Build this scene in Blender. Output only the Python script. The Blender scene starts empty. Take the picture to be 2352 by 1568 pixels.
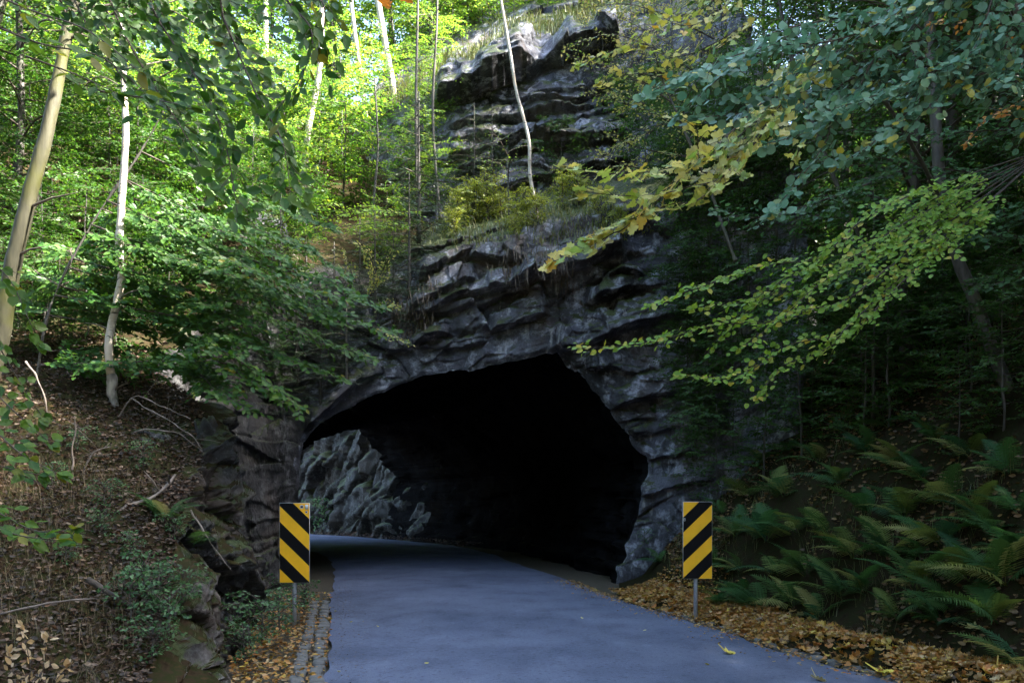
import bpy, math, random
import numpy as np
from mathutils import Vector, Matrix, Quaternion

random.seed(7)
rng = np.random.default_rng(11)
SC = bpy.context.scene
COL = SC.collection

# ------------------------------------------------------------------ camera, sky, sun, exposure
FPX, CX, HZ, CAMH = 1960.0, 1176.0, 1150.0, 1.6      # focal length, centre, horizon in a 2352 px wide frame
cam = bpy.data.cameras.new('camera')
cam.sensor_width = 36.0
cam.lens = 36.0 * FPX / 2352.0
cam.shift_y = (HZ - 784.0) / 2352.0
cam.clip_start = 0.05
cam.clip_end = 2000.0
camo = bpy.data.objects.new('camera', cam)
camo.location = (0, 0, CAMH)
camo.rotation_euler = (math.radians(90), 0, 0)
COL.objects.link(camo)
SC.camera = camo

SUN_AZ, SUN_EL = math.radians(104), math.radians(47)    # azimuth clockwise from +Y
world = bpy.data.worlds.new('World')
SC.world = world
world.use_nodes = True
wn = world.node_tree.nodes
sky = wn.new('ShaderNodeTexSky')
sky.sky_type = 'NISHITA'
sky.sun_disc = False
sky.sun_elevation = SUN_EL
sky.sun_rotation = SUN_AZ
sky.air_density = 1.0
sky.dust_density = 2.5
sky.ozone_density = 1.0
world.node_tree.links.new(sky.outputs[0], wn['Background'].inputs[0])
wn['Background'].inputs[1].default_value = 0.12

sun = bpy.data.lights.new('sun', 'SUN')
sun.energy = 5.0
sun.angle = math.radians(0.6)
sun.color = (1.0, 0.93, 0.82)
suno = bpy.data.objects.new('sun', sun)
sd = Vector((math.sin(SUN_AZ) * math.cos(SUN_EL), math.cos(SUN_AZ) * math.cos(SUN_EL), math.sin(SUN_EL)))
suno.rotation_euler = sd.to_track_quat('Z', 'Y').to_euler()
suno.location = (30, -5, 40)
COL.objects.link(suno)

SC.view_settings.view_transform = 'Standard'
SC.view_settings.look = 'None'
SC.view_settings.exposure = 3.65
SC.view_settings.gamma = 1.0
SC.render.engine = 'CYCLES'
SC.cycles.use_denoising = True
SC.cycles.max_bounces = 5
SC.cycles.diffuse_bounces = 1
SC.cycles.glossy_bounces = 2
SC.cycles.transmission_bounces = 2
SC.cycles.use_adaptive_sampling = True
SC.cycles.adaptive_threshold = 0.015

# ------------------------------------------------------------------ numeric helpers
def P(u, v, Y):
    """point at depth Y metres seen at u, v of the 2352 px frame"""
    return np.array([(u - CX) / FPX * Y, Y, CAMH + (HZ - v) / FPX * Y])

def _h(i, j, k, s):
    n = np.sin(i * 127.1 + j * 311.7 + k * 74.7 + s * 53.3) * 43758.5453
    return n - np.floor(n)

def vnoise(p, s=0.0):
    i = np.floor(p); f = p - i; w = f * f * (3 - 2 * f)
    r = 0
    for a in (0, 1):
        for b in (0, 1):
            for c in (0, 1):
                ww = (w[:, 0] if a else 1 - w[:, 0]) * (w[:, 1] if b else 1 - w[:, 1]) * (w[:, 2] if c else 1 - w[:, 2])
                r = r + ww * _h(i[:, 0] + a, i[:, 1] + b, i[:, 2] + c, s)
    return r * 2 - 1

def fbm(p, octv=4, s=0.0, gain=0.5):
    r = 0; a = 1.0; q = p.copy()
    for o in range(octv):
        r = r + a * vnoise(q, s + o * 7.3); q = q * 2.03 + 11.7; a *= gain
    return r

def worley_tilt(p2, s=0.0):
    """2D cells, each a randomly tilted facet; returns facet height and edge distance"""
    i = np.floor(p2); n = len(p2)
    f1 = np.full(n, 9.0); f2 = np.full(n, 9.0); hgt = np.zeros(n)
    for a in (-1, 0, 1):
        for b in (-1, 0, 1):
            ci, cj = i[:, 0] + a, i[:, 1] + b
            cx = ci + _h(ci, cj, 1.0, s); cy = cj + _h(ci, cj, 2.0, s)
            dx, dy = p2[:, 0] - cx, p2[:, 1] - cy
            d = np.hypot(dx, dy)
            g = (_h(ci, cj, 3.0, s) - .5) * 1.7 * dx + (_h(ci, cj, 4.0, s) - .5) * 1.7 * dy + (_h(ci, cj, 5.0, s) - .5) * 1.25
            near = d < f1
            f2 = np.where(near, f1, np.minimum(f2, d))
            hgt = np.where(near, g, hgt)
            f1 = np.where(near, d, f1)
    return hgt, f2 - f1

def ss(a, b, x):
    t = np.clip((x - a) / (b - a), 0, 1)
    return t * t * (3 - 2 * t)

def smooth_poly(pts, n):
    pts = np.asarray(pts, float)
    k = len(pts)
    t = np.linspace(0, k - 1, n)
    i = np.clip(t.astype(int), 0, k - 2); f = (t - i)[:, None]
    p0 = pts[np.clip(i - 1, 0, k - 1)]; p1 = pts[i]; p2 = pts[i + 1]; p3 = pts[np.clip(i + 2, 0, k - 1)]
    return 0.5 * ((2 * p1) + (-p0 + p2) * f + (2 * p0 - 5 * p1 + 4 * p2 - p3) * f * f + (-p0 + 3 * p1 - 3 * p2 + p3) * f ** 3)

# ------------------------------------------------------------------ mesh and object helpers
def mesh(name, V, F, mat=None, smooth=False):
    V = np.asarray(V, np.float32); F = np.asarray(F, np.int32)
    me = bpy.data.meshes.new(name)
    me.vertices.add(len(V)); me.vertices.foreach_set('co', V.ravel())
    k = F.shape[1]
    me.loops.add(F.size); me.loops.foreach_set('vertex_index', F.ravel())
    me.polygons.add(len(F)); me.polygons.foreach_set('loop_start', np.arange(len(F), dtype=np.int32) * k)
    if smooth:
        me.polygons.foreach_set('use_smooth', np.ones(len(F), bool))
    me.update(calc_edges=True)
    if mat is not None:
        me.materials.append(mat)
    return me

def obj(name, me, parent=None, loc=None):
    o = bpy.data.objects.new(name, me)
    COL.objects.link(o)
    if parent is not None:
        o.parent = parent
    if loc is not None:
        o.location = loc
    return o

def tag(o, label=None, cat=None, group=None, kind=None):
    if label: o['label'] = label
    if cat: o['category'] = cat
    if group: o['group'] = group
    if kind: o['kind'] = kind
    return o

def thing(name, label, cat, loc=(0, 0, 0), group=None):
    o = bpy.data.objects.new(name, None)
    o.empty_display_size = 0.2
    COL.objects.link(o)
    o.location = loc
    return tag(o, label, cat, group)

def part(name, me, root):
    """a part whose mesh is written in world coordinates, under an unrotated root"""
    return obj(name, me, root, -root.location)

def grid_faces(n, m, off=0):
    i = np.arange(n - 1)[:, None] * m + np.arange(m - 1)[None, :] + off
    return np.stack([i, i + 1, i + m + 1, i + m], -1).reshape(-1, 4)

def tube(pts, rad, sides=8, rough=0.0, seed=0.0):
    pts = np.asarray(pts, float); n = len(pts)
    rad = np.broadcast_to(np.asarray(rad, float), (n,))
    tan = np.gradient(pts, axis=0); tan /= np.linalg.norm(tan, axis=1)[:, None] + 1e-9
    ref = np.array([0.31, 0.95, 0.05]) if abs(tan[:, 2]).mean() > .6 else np.array([0.05, .1, 1.0])
    a = np.cross(tan, ref); a /= np.linalg.norm(a, axis=1)[:, None]
    b = np.cross(tan, a)
    ang = np.linspace(0, 2 * math.pi, sides, endpoint=False)
    off = np.cos(ang)[None, :, None] * a[:, None] + np.sin(ang)[None, :, None] * b[:, None]
    V = pts[:, None] + off * rad[:, None, None]
    if rough:
        q = V.reshape(-1, 3)
        V = (q + off.reshape(-1, 3) * (fbm(q * 9, 3, seed) * rough)[:, None]).reshape(n, sides, 3)
    F = []
    base = np.arange(n - 1)[:, None] * sides
    j = np.arange(sides)[None, :]; j2 = (j + 1) % sides
    F = np.stack([base + j, base + j2, base + sides + j2, base + sides + j], -1).reshape(-1, 4)
    # closed ends: repeat a centre vertex as degenerate quads
    V = V.reshape(-1, 3)
    c0, c1 = len(V), len(V) + 1
    V = np.vstack([V, pts[:1], pts[-1:] + tan[-1:] * rad[-1]])
    js = np.arange(sides)
    tri0 = np.stack([np.full(sides, c0), (js + 1) % sides, js], -1)
    e = (n - 1) * sides
    tri1 = np.stack([np.full(sides, c1), e + js, e + (js + 1) % sides], -1)
    T = np.vstack([F[:, [0, 1, 2]], F[:, [0, 2, 3]], tri0, tri1])
    return V, T

class Acc:
    """collects triangle pieces into one mesh"""
    def __init__(s): s.V = []; s.F = []; s.n = 0
    def add(s, V, F):
        V = np.asarray(V, float).reshape(-1, 3); F = np.asarray(F, int)
        if F.shape[1] == 4: F = np.vstack([F[:, [0, 1, 2]], F[:, [0, 2, 3]]])
        s.V.append(V); s.F.append(F + s.n); s.n += len(V)
    def mesh(s, name, mat, smooth=False): return mesh(name, np.vstack(s.V), np.vstack(s.F), mat, smooth)

def box_vf(c, half, rot=None):
    v = np.array([[x, y, z] for x in (-1, 1) for y in (-1, 1) for z in (-1, 1)], float) * half
    if rot is not None: v = v @ np.asarray(rot).T
    f = np.array([[0, 1, 3, 2], [4, 6, 7, 5], [0, 4, 5, 1], [2, 3, 7, 6], [0, 2, 6, 4], [1, 5, 7, 3]])
    return v + np.asarray(c), f

# ------------------------------------------------------------------ materials
def newmat(name):
    m = bpy.data.materials.new(name); m.use_nodes = True
    nt = m.node_tree
    return m, nt, nt.nodes, nt.links, nt.nodes['Principled BSDF']

def ramp(nodes, stops, interp='LINEAR'):
    r = nodes.new('ShaderNodeValToRGB'); cr = r.color_ramp; cr.interpolation = interp
    while len(cr.elements) < len(stops): cr.elements.new(0.5)
    for e, (p, c) in zip(cr.elements, stops):
        e.position = p; e.color = (*c, 1) if len(c) == 3 else c
    return r

def leaf_mat(name, cols, transl=0.38, rough=0.42, spec=0.5, per_object=False):
    m, nt, N, L, pb = newmat(name)
    st = [(i / max(1, len(cols) - 1), c) for i, c in enumerate(cols)]
    r = ramp(N, st)
    if per_object:
        g = N.new('ShaderNodeObjectInfo'); L.new(g.outputs['Random'], r.inputs[0])
    else:
        g = N.new('ShaderNodeNewGeometry'); L.new(g.outputs['Random Per Island'], r.inputs[0])
    tc = N.new('ShaderNodeTexCoord'); nz = N.new('ShaderNodeTexNoise'); nz.inputs['Scale'].default_value = 40
    L.new(tc.outputs['Object'], nz.inputs['Vector'])
    hs = N.new('ShaderNodeHueSaturation'); mp = N.new('ShaderNodeMapRange')
    mp.inputs['To Min'].default_value = 0.75; mp.inputs['To Max'].default_value = 1.25
    L.new(nz.outputs[0], mp.inputs[0]); L.new(mp.outputs[0], hs.inputs['Value']); L.new(r.outputs[0], hs.inputs['Color'])
    L.new(hs.outputs[0], pb.inputs['Base Color'])
    pb.inputs['Roughness'].default_value = rough
    pb.inputs['Specular IOR Level'].default_value = spec
    tr = N.new('ShaderNodeBsdfTranslucent')
    h2 = N.new('ShaderNodeHueSaturation'); h2.inputs['Value'].default_value = 1.5; h2.inputs['Saturation'].default_value = 1.1
    h2.inputs['Hue'].default_value = 0.485
    L.new(hs.outputs[0], h2.inputs['Color']); L.new(h2.outputs[0], tr.inputs[0])
    mx = N.new('ShaderNodeMixShader'); mx.inputs[0].default_value = transl
    L.new(pb.outputs[0], mx.inputs[1]); L.new(tr.outputs[0], mx.inputs[2])
    L.new(mx.outputs[0], N['Material Output'].inputs[0])
    return m

M = {}
BG = [(.030, .075, .022), (.05, .12, .03), (.07, .15, .035), (.045, .11, .04)]
M['beech'] = leaf_mat('beech_leaf', [(.02, .072, .014), (.034, .105, .018), (.05, .125, .02), (.068, .145, .02), (.04, .11, .022)], rough=.48, spec=.35)
M['beech_o'] = leaf_mat('beech_leaf_single', [(.03, .085, .012), (.042, .11, .016), (.065, .14, .02), (.09, .165, .022), (.05, .115, .02), (.20, .19, .025)], per_object=True, transl=.45, rough=.48, spec=.35)
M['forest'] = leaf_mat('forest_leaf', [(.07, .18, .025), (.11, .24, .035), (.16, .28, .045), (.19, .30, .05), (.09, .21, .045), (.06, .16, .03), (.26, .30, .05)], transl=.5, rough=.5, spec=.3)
M['dark'] = leaf_mat('shade_toned_leaf', [(.02, .055, .014), (.03, .085, .016), (.045, .105, .018), (.04, .095, .022)], rough=.5, spec=.3)  # greens darkened by colour to deepen the shade on these trees
M['hazel_o'] = leaf_mat('hazel_leaf_single', [(.14, .30, .04), (.20, .37, .055), (.28, .42, .06), (.17, .32, .05), (.42, .44, .07), (.46, .38, .07)], per_object=True, rough=.5, spec=.3)
M['hazel'] = leaf_mat('hazel_leaf', [(.13, .27, .04), (.18, .33, .05), (.25, .38, .06), (.16, .30, .05), (.38, .40, .07)], rough=.5, spec=.3)
M['aspen_o'] = leaf_mat('aspen_leaf_single', [(.085, .20, .125), (.10, .23, .145), (.14, .27, .18), (.075, .17, .10), (.17, .30, .21), (.11, .22, .11)], per_object=True, transl=.25, rough=.5, spec=.35)
M['aspen'] = leaf_mat('aspen_leaf', [(.08, .19, .115), (.095, .21, .13), (.12, .25, .16), (.065, .15, .08), (.10, .20, .08), (.09, .20, .12), (.11, .23, .15), (.08, .18, .11), (.40, .36, .04)], transl=.25, rough=.5, spec=.35)
M['maple_o'] = leaf_mat('maple_leaf_single', [(.58, .52, .10), (.60, .53, .14), (.46, .50, .10), (.20, .33, .07), (.60, .54, .18), (.28, .42, .08), (.60, .38, .07)], per_object=True, transl=.35)
M['yellow'] = leaf_mat('yellow_leaf', [(.30, .32, .07), (.42, .40, .10), (.50, .44, .16), (.20, .28, .06), (.12, .20, .05), (.48, .44, .18)], transl=.4)
M['orange'] = leaf_mat('orange_leaf', [(.45, .22, .06), (.50, .28, .08), (.38, .16, .04), (.40, .30, .06)], transl=.4)
M['fern'] = leaf_mat('fern_frond_green', [(.03, .085, .025), (.045, .11, .03), (.03, .08, .035), (.06, .12, .03), (.04, .09, .025), (.14, .17, .04), (.26, .25, .09)], per_object=True, rough=.65, spec=.2)
M['spruce'] = leaf_mat('spruce_needles', [(.03, .065, .03), (.045, .085, .035), (.06, .09, .04), (.03, .06, .035)], transl=.15)
M['herb'] = leaf_mat('herb_leaf', [(.04, .10, .04), (.06, .14, .05), (.08, .17, .06), (.05, .12, .06)])
M['ledge'] = leaf_mat('bilberry_leaf', [(.14, .20, .03), (.22, .28, .04), (.30, .34, .05), (.10, .16, .03)])
LIT = [(.042, .022, .011), (.06, .033, .018), (.09, .055, .034), (.02, .013, .008), (.03, .019, .013), (.055, .027, .012), (.20, .15, .11), (.10, .045, .015), (.036, .022, .013), (.017, .012, .008), (.07, .04, .02)]
M['litter_l'] = leaf_mat('beech_litter', LIT, transl=.12, rough=.6)
M['litter_r'] = leaf_mat('maple_litter', [(.30, .12, .025), (.38, .17, .035), (.40, .22, .05), (.16, .07, .02), (.44, .28, .08), (.10, .05, .02), (.46, .34, .05), (.36, .13, .025), (.48, .36, .18), (.07, .04, .02)], transl=.15, rough=.55)
M['litter_s'] = leaf_mat('slope_litter', [(.09, .045, .015), (.13, .07, .02), (.06, .032, .012), (.24, .15, .04), (.05, .03, .015), (.08, .05, .02), (.15, .09, .035)], transl=.12, rough=.6)
M['fallen_o'] = leaf_mat('fallen_leaf_single', [(.55, .46, .07), (.50, .42, .10), (.46, .36, .14), (.52, .48, .20)], per_object=True, transl=.15, rough=.55)
M['grass_dry'] = leaf_mat('dry_grass', [(.15, .10, .05), (.20, .15, .08), (.11, .08, .04), (.09, .09, .03)], transl=.2, rough=.6)
M['grass'] = leaf_mat('ledge_grass', [(.08, .12, .03), (.12, .16, .05), (.18, .18, .07), (.10, .10, .04)], transl=.3)
M['root'] = leaf_mat('hanging_root', [(.10, .075, .05), (.14, .11, .08), (.07, .05, .04)], transl=.05, rough=.8)

def rock_mat(name, base, light, dark, stain=1.0, moss=0.5, bump=0.5, extra=1.0):
    m, nt, N, L, pb = newmat(name)
    tc = N.new('ShaderNodeTexCoord')
    def noise(sc, det=3, rough=.6, vec=None):
        n = N.new('ShaderNodeTexNoise'); n.inputs['Scale'].default_value = sc; n.inputs['Detail'].default_value = det
        n.inputs['Roughness'].default_value = rough
        L.new(vec or tc.outputs['Object'], n.inputs['Vector']); return n
    def mix(fac, a, b, typ='MIX'):
        x = N.new('ShaderNodeMixRGB'); x.blend_type = typ
        for i, val in ((0, fac), (1, a), (2, b)):
            if hasattr(val, 'is_linked'): L.new(val, x.inputs[i])
            elif isinstance(val, (int, float)): x.inputs[i].default_value = val
            else: x.inputs[i].default_value = (*val, 1)
        return x.outputs[0]
    def mul(a, k):
        x = N.new('ShaderNodeMath'); x.operation = 'MULTIPLY'; L.new(a, x.inputs[0])
        if hasattr(k, 'is_linked'): L.new(k, x.inputs[1])
        else: x.inputs[1].default_value = k
        return x.outputs[0]
    # broad tone, three channels of one noise serve three masks
    n1 = noise(.6, 4); sep = N.new('ShaderNodeSeparateColor'); L.new(n1.outputs['Color'], sep.inputs[0])
    r1 = ramp(N, [(.36, dark), (.50, base), (.66, tuple(c * 1.5 for c in base))]); L.new(sep.outputs[0], r1.inputs[0])
    n2 = noise(3.2, 4, .68); s2 = N.new('ShaderNodeSeparateColor'); L.new(n2.outputs['Color'], s2.inputs[0])
    r2 = ramp(N, [(.51, (0, 0, 0)), (.66, (1, 1, 1))]); L.new(s2.outputs[0], r2.inputs[0])
    c = mix(mul(r2.outputs[0], .8), r1.outputs[0], light)
    # thin pale and dark run-off streaks, long in z
    mpn = N.new('ShaderNodeMapping'); mpn.inputs['Scale'].default_value = (3.0, 3.0, .42); L.new(tc.outputs['Object'], mpn.inputs[0])
    n3 = noise(1.6, 4, .6, mpn.outputs[0]); s3 = N.new('ShaderNodeSeparateColor'); L.new(n3.outputs['Color'], s3.inputs[0])
    r3 = ramp(N, [(.60, (0, 0, 0)), (.68, (1, 1, 1))]); L.new(s3.outputs[0], r3.inputs[0])
    c = mix(mul(r3.outputs[0], .55 * stain), c, tuple(min(.5, x * 1.5) for x in light))
    r4 = ramp(N, [(.34, (.36, .34, .33)), (.5, (1, 1, 1))]); L.new(s3.outputs[1], r4.inputs[0])
    c = mix(.8, c, r4.outputs[0], 'MULTIPLY')
    n5 = noise(26, 2, .7); r5 = ramp(N, [(.3, (.6, .6, .6)), (.7, (1.35, 1.35, 1.35))]); L.new(n5.outputs[0], r5.inputs[0])
    c = mix(.75, c, r5.outputs[0], 'MULTIPLY')
    r6 = ramp(N, [(.53, (0, 0, 0)), (.68, (1, 1, 1))]); L.new(sep.outputs[1], r6.inputs[0])
    c = mix(mul(r6.outputs[0], .45), c, tuple(x * extra for x in (.14, .10, .075)))
    # lichen spots in patches
    r7 = ramp(N, [(.56, (0, 0, 0)), (.62, (1, 1, 1))]); L.new(sep.outputs[2], r7.inputs[0])
    rl = ramp(N, [(.60, (0, 0, 0)), (.64, (1, 1, 1))]); L.new(s2.outputs[1], rl.inputs[0])
    c = mix(mul(mul(rl.outputs[0], r7.outputs[0]), .7), c, tuple(x * extra for x in (.36, .38, .38)))
    # moss and soil on shelves that face up
    ge = N.new('ShaderNodeNewGeometry'); sx = N.new('ShaderNodeSeparateXYZ'); L.new(ge.outputs['Normal'], sx.inputs[0])
    ad = N.new('ShaderNodeMath'); ad.operation = 'ADD'; L.new(s2.outputs[2], ad.inputs[0]); L.new(sx.outputs['Z'], ad.inputs[1])
    mr = N.new('ShaderNodeMapRange')
    mr.inputs['From Min'].default_value = 1.25 - moss * .5; mr.inputs['From Max'].default_value = 1.42 - moss * .5
    L.new(ad.outputs[0], mr.inputs[0])
    rmc = ramp(N, [(.35, (.03, .045, .012)), (.55, (.05, .07, .018)), (.7, (.07, .055, .03))]); L.new(n5.outputs[0], rmc.inputs[0])
    c = mix(mr.outputs[0], c, rmc.outputs[0])
    L.new(c, pb.inputs['Base Color'])
    rr = ramp(N, [(.35, (.42, .42, .42)), (.65, (.75, .75, .75))]); L.new(s2.outputs[0], rr.inputs[0]); L.new(rr.outputs[0], pb.inputs['Roughness']); pb.inputs['Specular IOR Level'].default_value = .35
    b1 = N.new('ShaderNodeBump'); b1.inputs['Strength'].default_value = bump; b1.inputs['Distance'].default_value = .07
    nb = noise(15, 5, .75); L.new(nb.outputs[0], b1.inputs['Height'])
    L.new(b1.outputs[0], pb.inputs['Normal'])
    return m

M['rock'] = rock_mat('cliff_rock', (.082, .085, .103), (.42, .44, .51), (.02, .02, .023), moss=.36, bump=.95)
M['rock_near'] = rock_mat('bank_rock', (.036, .035, .036), (.17, .172, .175), (.013, .013, .014), moss=.5, bump=.8)
M['rock_far'] = rock_mat('far_cutting_rock', (.018, .019, .019), (.12, .125, .125), (.007, .007, .007), stain=1.0, moss=.6, bump=.9, extra=.3)
M['tunnel_shade'] = rock_mat('tunnel_rock', (.007, .007, .0075), (.012, .012, .013), (.004, .004, .0045), stain=.1, moss=-.5, bump=.5, extra=.10)  # near-black base colour paints the tunnel's darkness into the rock

_sp = M['tunnel_shade'].node_tree.nodes['Principled BSDF']; _sp.inputs['Specular IOR Level'].default_value = .02
for _l in list(_sp.inputs['Roughness'].links): M['tunnel_shade'].node_tree.links.remove(_l)
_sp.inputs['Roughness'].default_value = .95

def soil_mat(name, cols, sc=9):
    m, nt, N, L, pb = newmat(name)
    tc = N.new('ShaderNodeTexCoord'); n = N.new('ShaderNodeTexNoise'); n.inputs['Scale'].default_value = sc; n.inputs['Detail'].default_value = 8
    n.inputs['Roughness'].default_value = .7
    L.new(tc.outputs['Object'], n.inputs['Vector'])
    r = ramp(N, [(.3 + .4 * i / (len(cols) - 1), c) for i, c in enumerate(cols)]); L.new(n.outputs[0], r.inputs[0])
    L.new(r.outputs[0], pb.inputs['Base Color']); pb.inputs['Roughness'].default_value = .9
    pb.inputs['Specular IOR Level'].default_value = .0
    b = N.new('ShaderNodeBump'); b.inputs['Distance'].default_value = .05; b.inputs['Strength'].default_value = .8
    L.new(n.outputs[0], b.inputs['Height']); L.new(b.outputs[0], pb.inputs['Normal'])
    return m
M['soil'] = soil_mat('forest_soil', [(.012, .010, .007), (.025, .018, .011), (.018, .022, .009), (.035, .024, .013)])
M['verge'] = soil_mat('verge_soil', [(.05, .04, .03), (.10, .085, .065), (.07, .065, .05), (.14, .12, .10)], 14)

def asphalt():
    m, nt, N, L, pb = newmat('asphalt')
    tc = N.new('ShaderNodeTexCoord')
    def noise(sc, det=4, vec=None):
        n = N.new('ShaderNodeTexNoise'); n.inputs['Scale'].default_value = sc; n.inputs['Detail'].default_value = det
        L.new(vec or tc.outputs['Object'], n.inputs['Vector']); return n
    n1 = noise(.5, 6); r1 = ramp(N, [(.35, (.078, .092, .138)), (.65, (.118, .135, .195))]); L.new(n1.outputs[0], r1.inputs[0])
    n2 = noise(170, 3); r2 = ramp(N, [(.35, (.6, .6, .6)), (.65, (1.4, 1.4, 1.4))]); L.new(n2.outputs[0], r2.inputs[0])
    mx = N.new('ShaderNodeMixRGB'); mx.blend_type = 'MULTIPLY'; mx.inputs[0].default_value = .8
    L.new(r1.outputs[0], mx.inputs[1]); L.new(r2.outputs[0], mx.inputs[2])
    # tar-dark blotches, scuffs and lighter worn lanes along the road
    mp = N.new('ShaderNodeMapping'); mp.inputs['Scale'].default_value = (1.6, 1.1, 1); mp.inputs['Rotation'].default_value = (0, 0, .2); L.new(tc.outputs['Object'], mp.inputs[0])
    n3 = noise(1.5, 7, mp.outputs[0]); r3 = ramp(N, [(.32, (.72, .72, .74)), (.46, (.95, .95, .95)), (.62, (1.05, 1.05, 1.05)), (.72, (1.3, 1.28, 1.26))]); L.new(n3.outputs[0], r3.inputs[0])
    m2 = N.new('ShaderNodeMixRGB'); m2.blend_type = 'MULTIPLY'; m2.inputs[0].default_value = .75
    L.new(mx.outputs[0], m2.inputs[1]); L.new(r3.outputs[0], m2.inputs[2])
    n4 = noise(22, 4); r4 = ramp(N, [(.32, (.55, .55, .55)), (.44, (1, 1, 1)), (.62, (1, 1, 1)), (.72, (1.35, 1.35, 1.3))]); L.new(n4.outputs[0], r4.inputs[0])
    m3 = N.new('ShaderNodeMixRGB'); m3.blend_type = 'MULTIPLY'; m3.inputs[0].default_value = .7
    L.new(m2.outputs[0], m3.inputs[1]); L.new(r4.outputs[0], m3.inputs[2]); m2 = m3
    L.new(m2.outputs[0], pb.inputs['Base Color'])
    pb.inputs['Roughness'].default_value = .88; pb.inputs['Specular IOR Level'].default_value = .12
    b = N.new('ShaderNodeBump'); b.inputs['Distance'].default_value = .006; b.inputs['Strength'].default_value = .6
    L.new(n2.outputs[0], b.inputs['Height']); L.new(b.outputs[0], pb.inputs['Normal'])
    return m
M['asphalt'] = asphalt()

def plain(name, col, rough=.6, metal=0.0, var=.25, sc=12, spec=.5):
    m, nt, N, L, pb = newmat(name)
    tc = N.new('ShaderNodeTexCoord'); n = N.new('ShaderNodeTexNoise'); n.inputs['Scale'].default_value = sc; n.inputs['Detail'].default_value = 5
    L.new(tc.outputs['Object'], n.inputs['Vector'])
    r = ramp(N, [(.3, tuple(c * (1 - var) for c in col)), (.7, tuple(c * (1 + var) for c in col))]); L.new(n.outputs[0], r.inputs[0])
    L.new(r.outputs[0], pb.inputs['Base Color']); pb.inputs['Roughness'].default_value = rough; pb.inputs['Metallic'].default_value = metal
    pb.inputs['Specular IOR Level'].default_value = spec
    return m
M['sign_yellow'] = plain('sign_yellow', (.96, .50, .012), .5, var=.06, sc=7)
M['sign_black'] = plain('sign_black', (.006, .006, .007), .6, var=.1, spec=.12)
M['sign_edge'] = plain('sign_alu', (.55, .56, .58), .5, .2)
M['galv'] = plain('galvanised_steel', (.42, .44, .48), .45, .5, var=.15, sc=30)
M['sticker'] = plain('sticker_white', (.6, .62, .62), .5, var=.1)
M['sticker_dark'] = plain('sticker_dark', (.03, .03, .035), .5)
M['pole_y'] = plain('pole_yellow', (.45, .32, .06), .6, var=.3, sc=6)
M['pole_b'] = plain('pole_black', (.02, .02, .02), .6)
M['stone'] = plain('edging_stone', (.10, .098, .094), .85, var=.5, sc=25)
M['twig'] = plain('twig_bark', (.055, .042, .032), .8, var=.4, sc=20)
M['twig_pale'] = plain('dead_twig', (.16, .13, .11), .8, var=.4, sc=15)

def bark(name, base, alt, birch=False, green=None):
    m, nt, N, L, pb = newmat(name)
    tc = N.new('ShaderNodeTexCoord')
    mp = N.new('ShaderNodeMapping'); mp.inputs['Scale'].default_value = (6, 6, 34) if birch else (22, 22, 5)
    L.new(tc.outputs['Object'], mp.inputs[0])
    n = N.new('ShaderNodeTexNoise'); n.inputs['Scale'].default_value = 1; n.inputs['Detail'].default_value = 6; L.new(mp.outputs[0], n.inputs['Vector'])
    r = ramp(N, [(.30, alt), (.40, base), (1, tuple(min(1, c * 1.15) for c in base))] if birch else [(.3, alt), (.65, base)])
    L.new(n.outputs[0], r.inputs[0])
    n2 = N.new('ShaderNodeTexNoise'); n2.inputs['Scale'].default_value = 2.2; n2.inputs['Detail'].default_value = 5; L.new(tc.outputs['Object'], n2.inputs['Vector'])
    r2 = ramp(N, [(.5, (0, 0, 0)), (.68, (1, 1, 1))]); L.new(n2.outputs[0], r2.inputs[0])
    mx = N.new('ShaderNodeMixRGB'); L.new(r2.outputs[0], mx.inputs[0]); L.new(r.outputs[0], mx.inputs[1])
    mx.inputs[2].default_value = (*(green or tuple(c * .6 for c in base)), 1)
    L.new(mx.outputs[0], pb.inputs['Base Color']); pb.inputs['Roughness'].default_value = .7
    b = N.new('ShaderNodeBump'); b.inputs['Distance'].default_value = .01; b.inputs['Strength'].default_value = .6
    L.new(n.outputs[0], b.inputs['Height']); L.new(b.outputs[0], pb.inputs['Normal'])
    return m
M['birch'] = bark('birch_bark', (.42, .38, .33), (.05, .045, .04), True, (.48, .38, .27))
M['birch_base'] = bark('birch_base_bark', (.45, .43, .40), (.03, .028, .025), False, (.05, .045, .04))
M['beech_bark'] = bark('beech_bark', (.085, .080, .045), (.045, .043, .025), False, (.075, .078, .012))
M['dark_bark'] = bark('dark_bark', (.075, .068, .058), (.03, .027, .024), False, (.055, .058, .034))

# ------------------------------------------------------------------ terrain functions
def zt(X, Y):
    """left hillside"""
    X = np.asarray(X, float); Y = np.asarray(Y, float)
    b = np.interp(Y, [2, 6, 9, 12.5, 15, 17.5, 20, 23, 26, 30, 34], [0, .12, 1.3, 2.75, 4.0, 5.5, 7.4, 10.2, 13.0, 14.2, 14.8])
    q = np.stack([X.ravel() * .35, Y.ravel() * .35, np.zeros(X.size)], 1)
    n = (fbm(q, 3, 3.0) * .28 + fbm(q * 6, 2, 5.0) * .05).reshape(X.shape)
    return b + .22 * np.clip(-3 - X, 0, 25) + n * ss(4, 8, Y)

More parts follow.
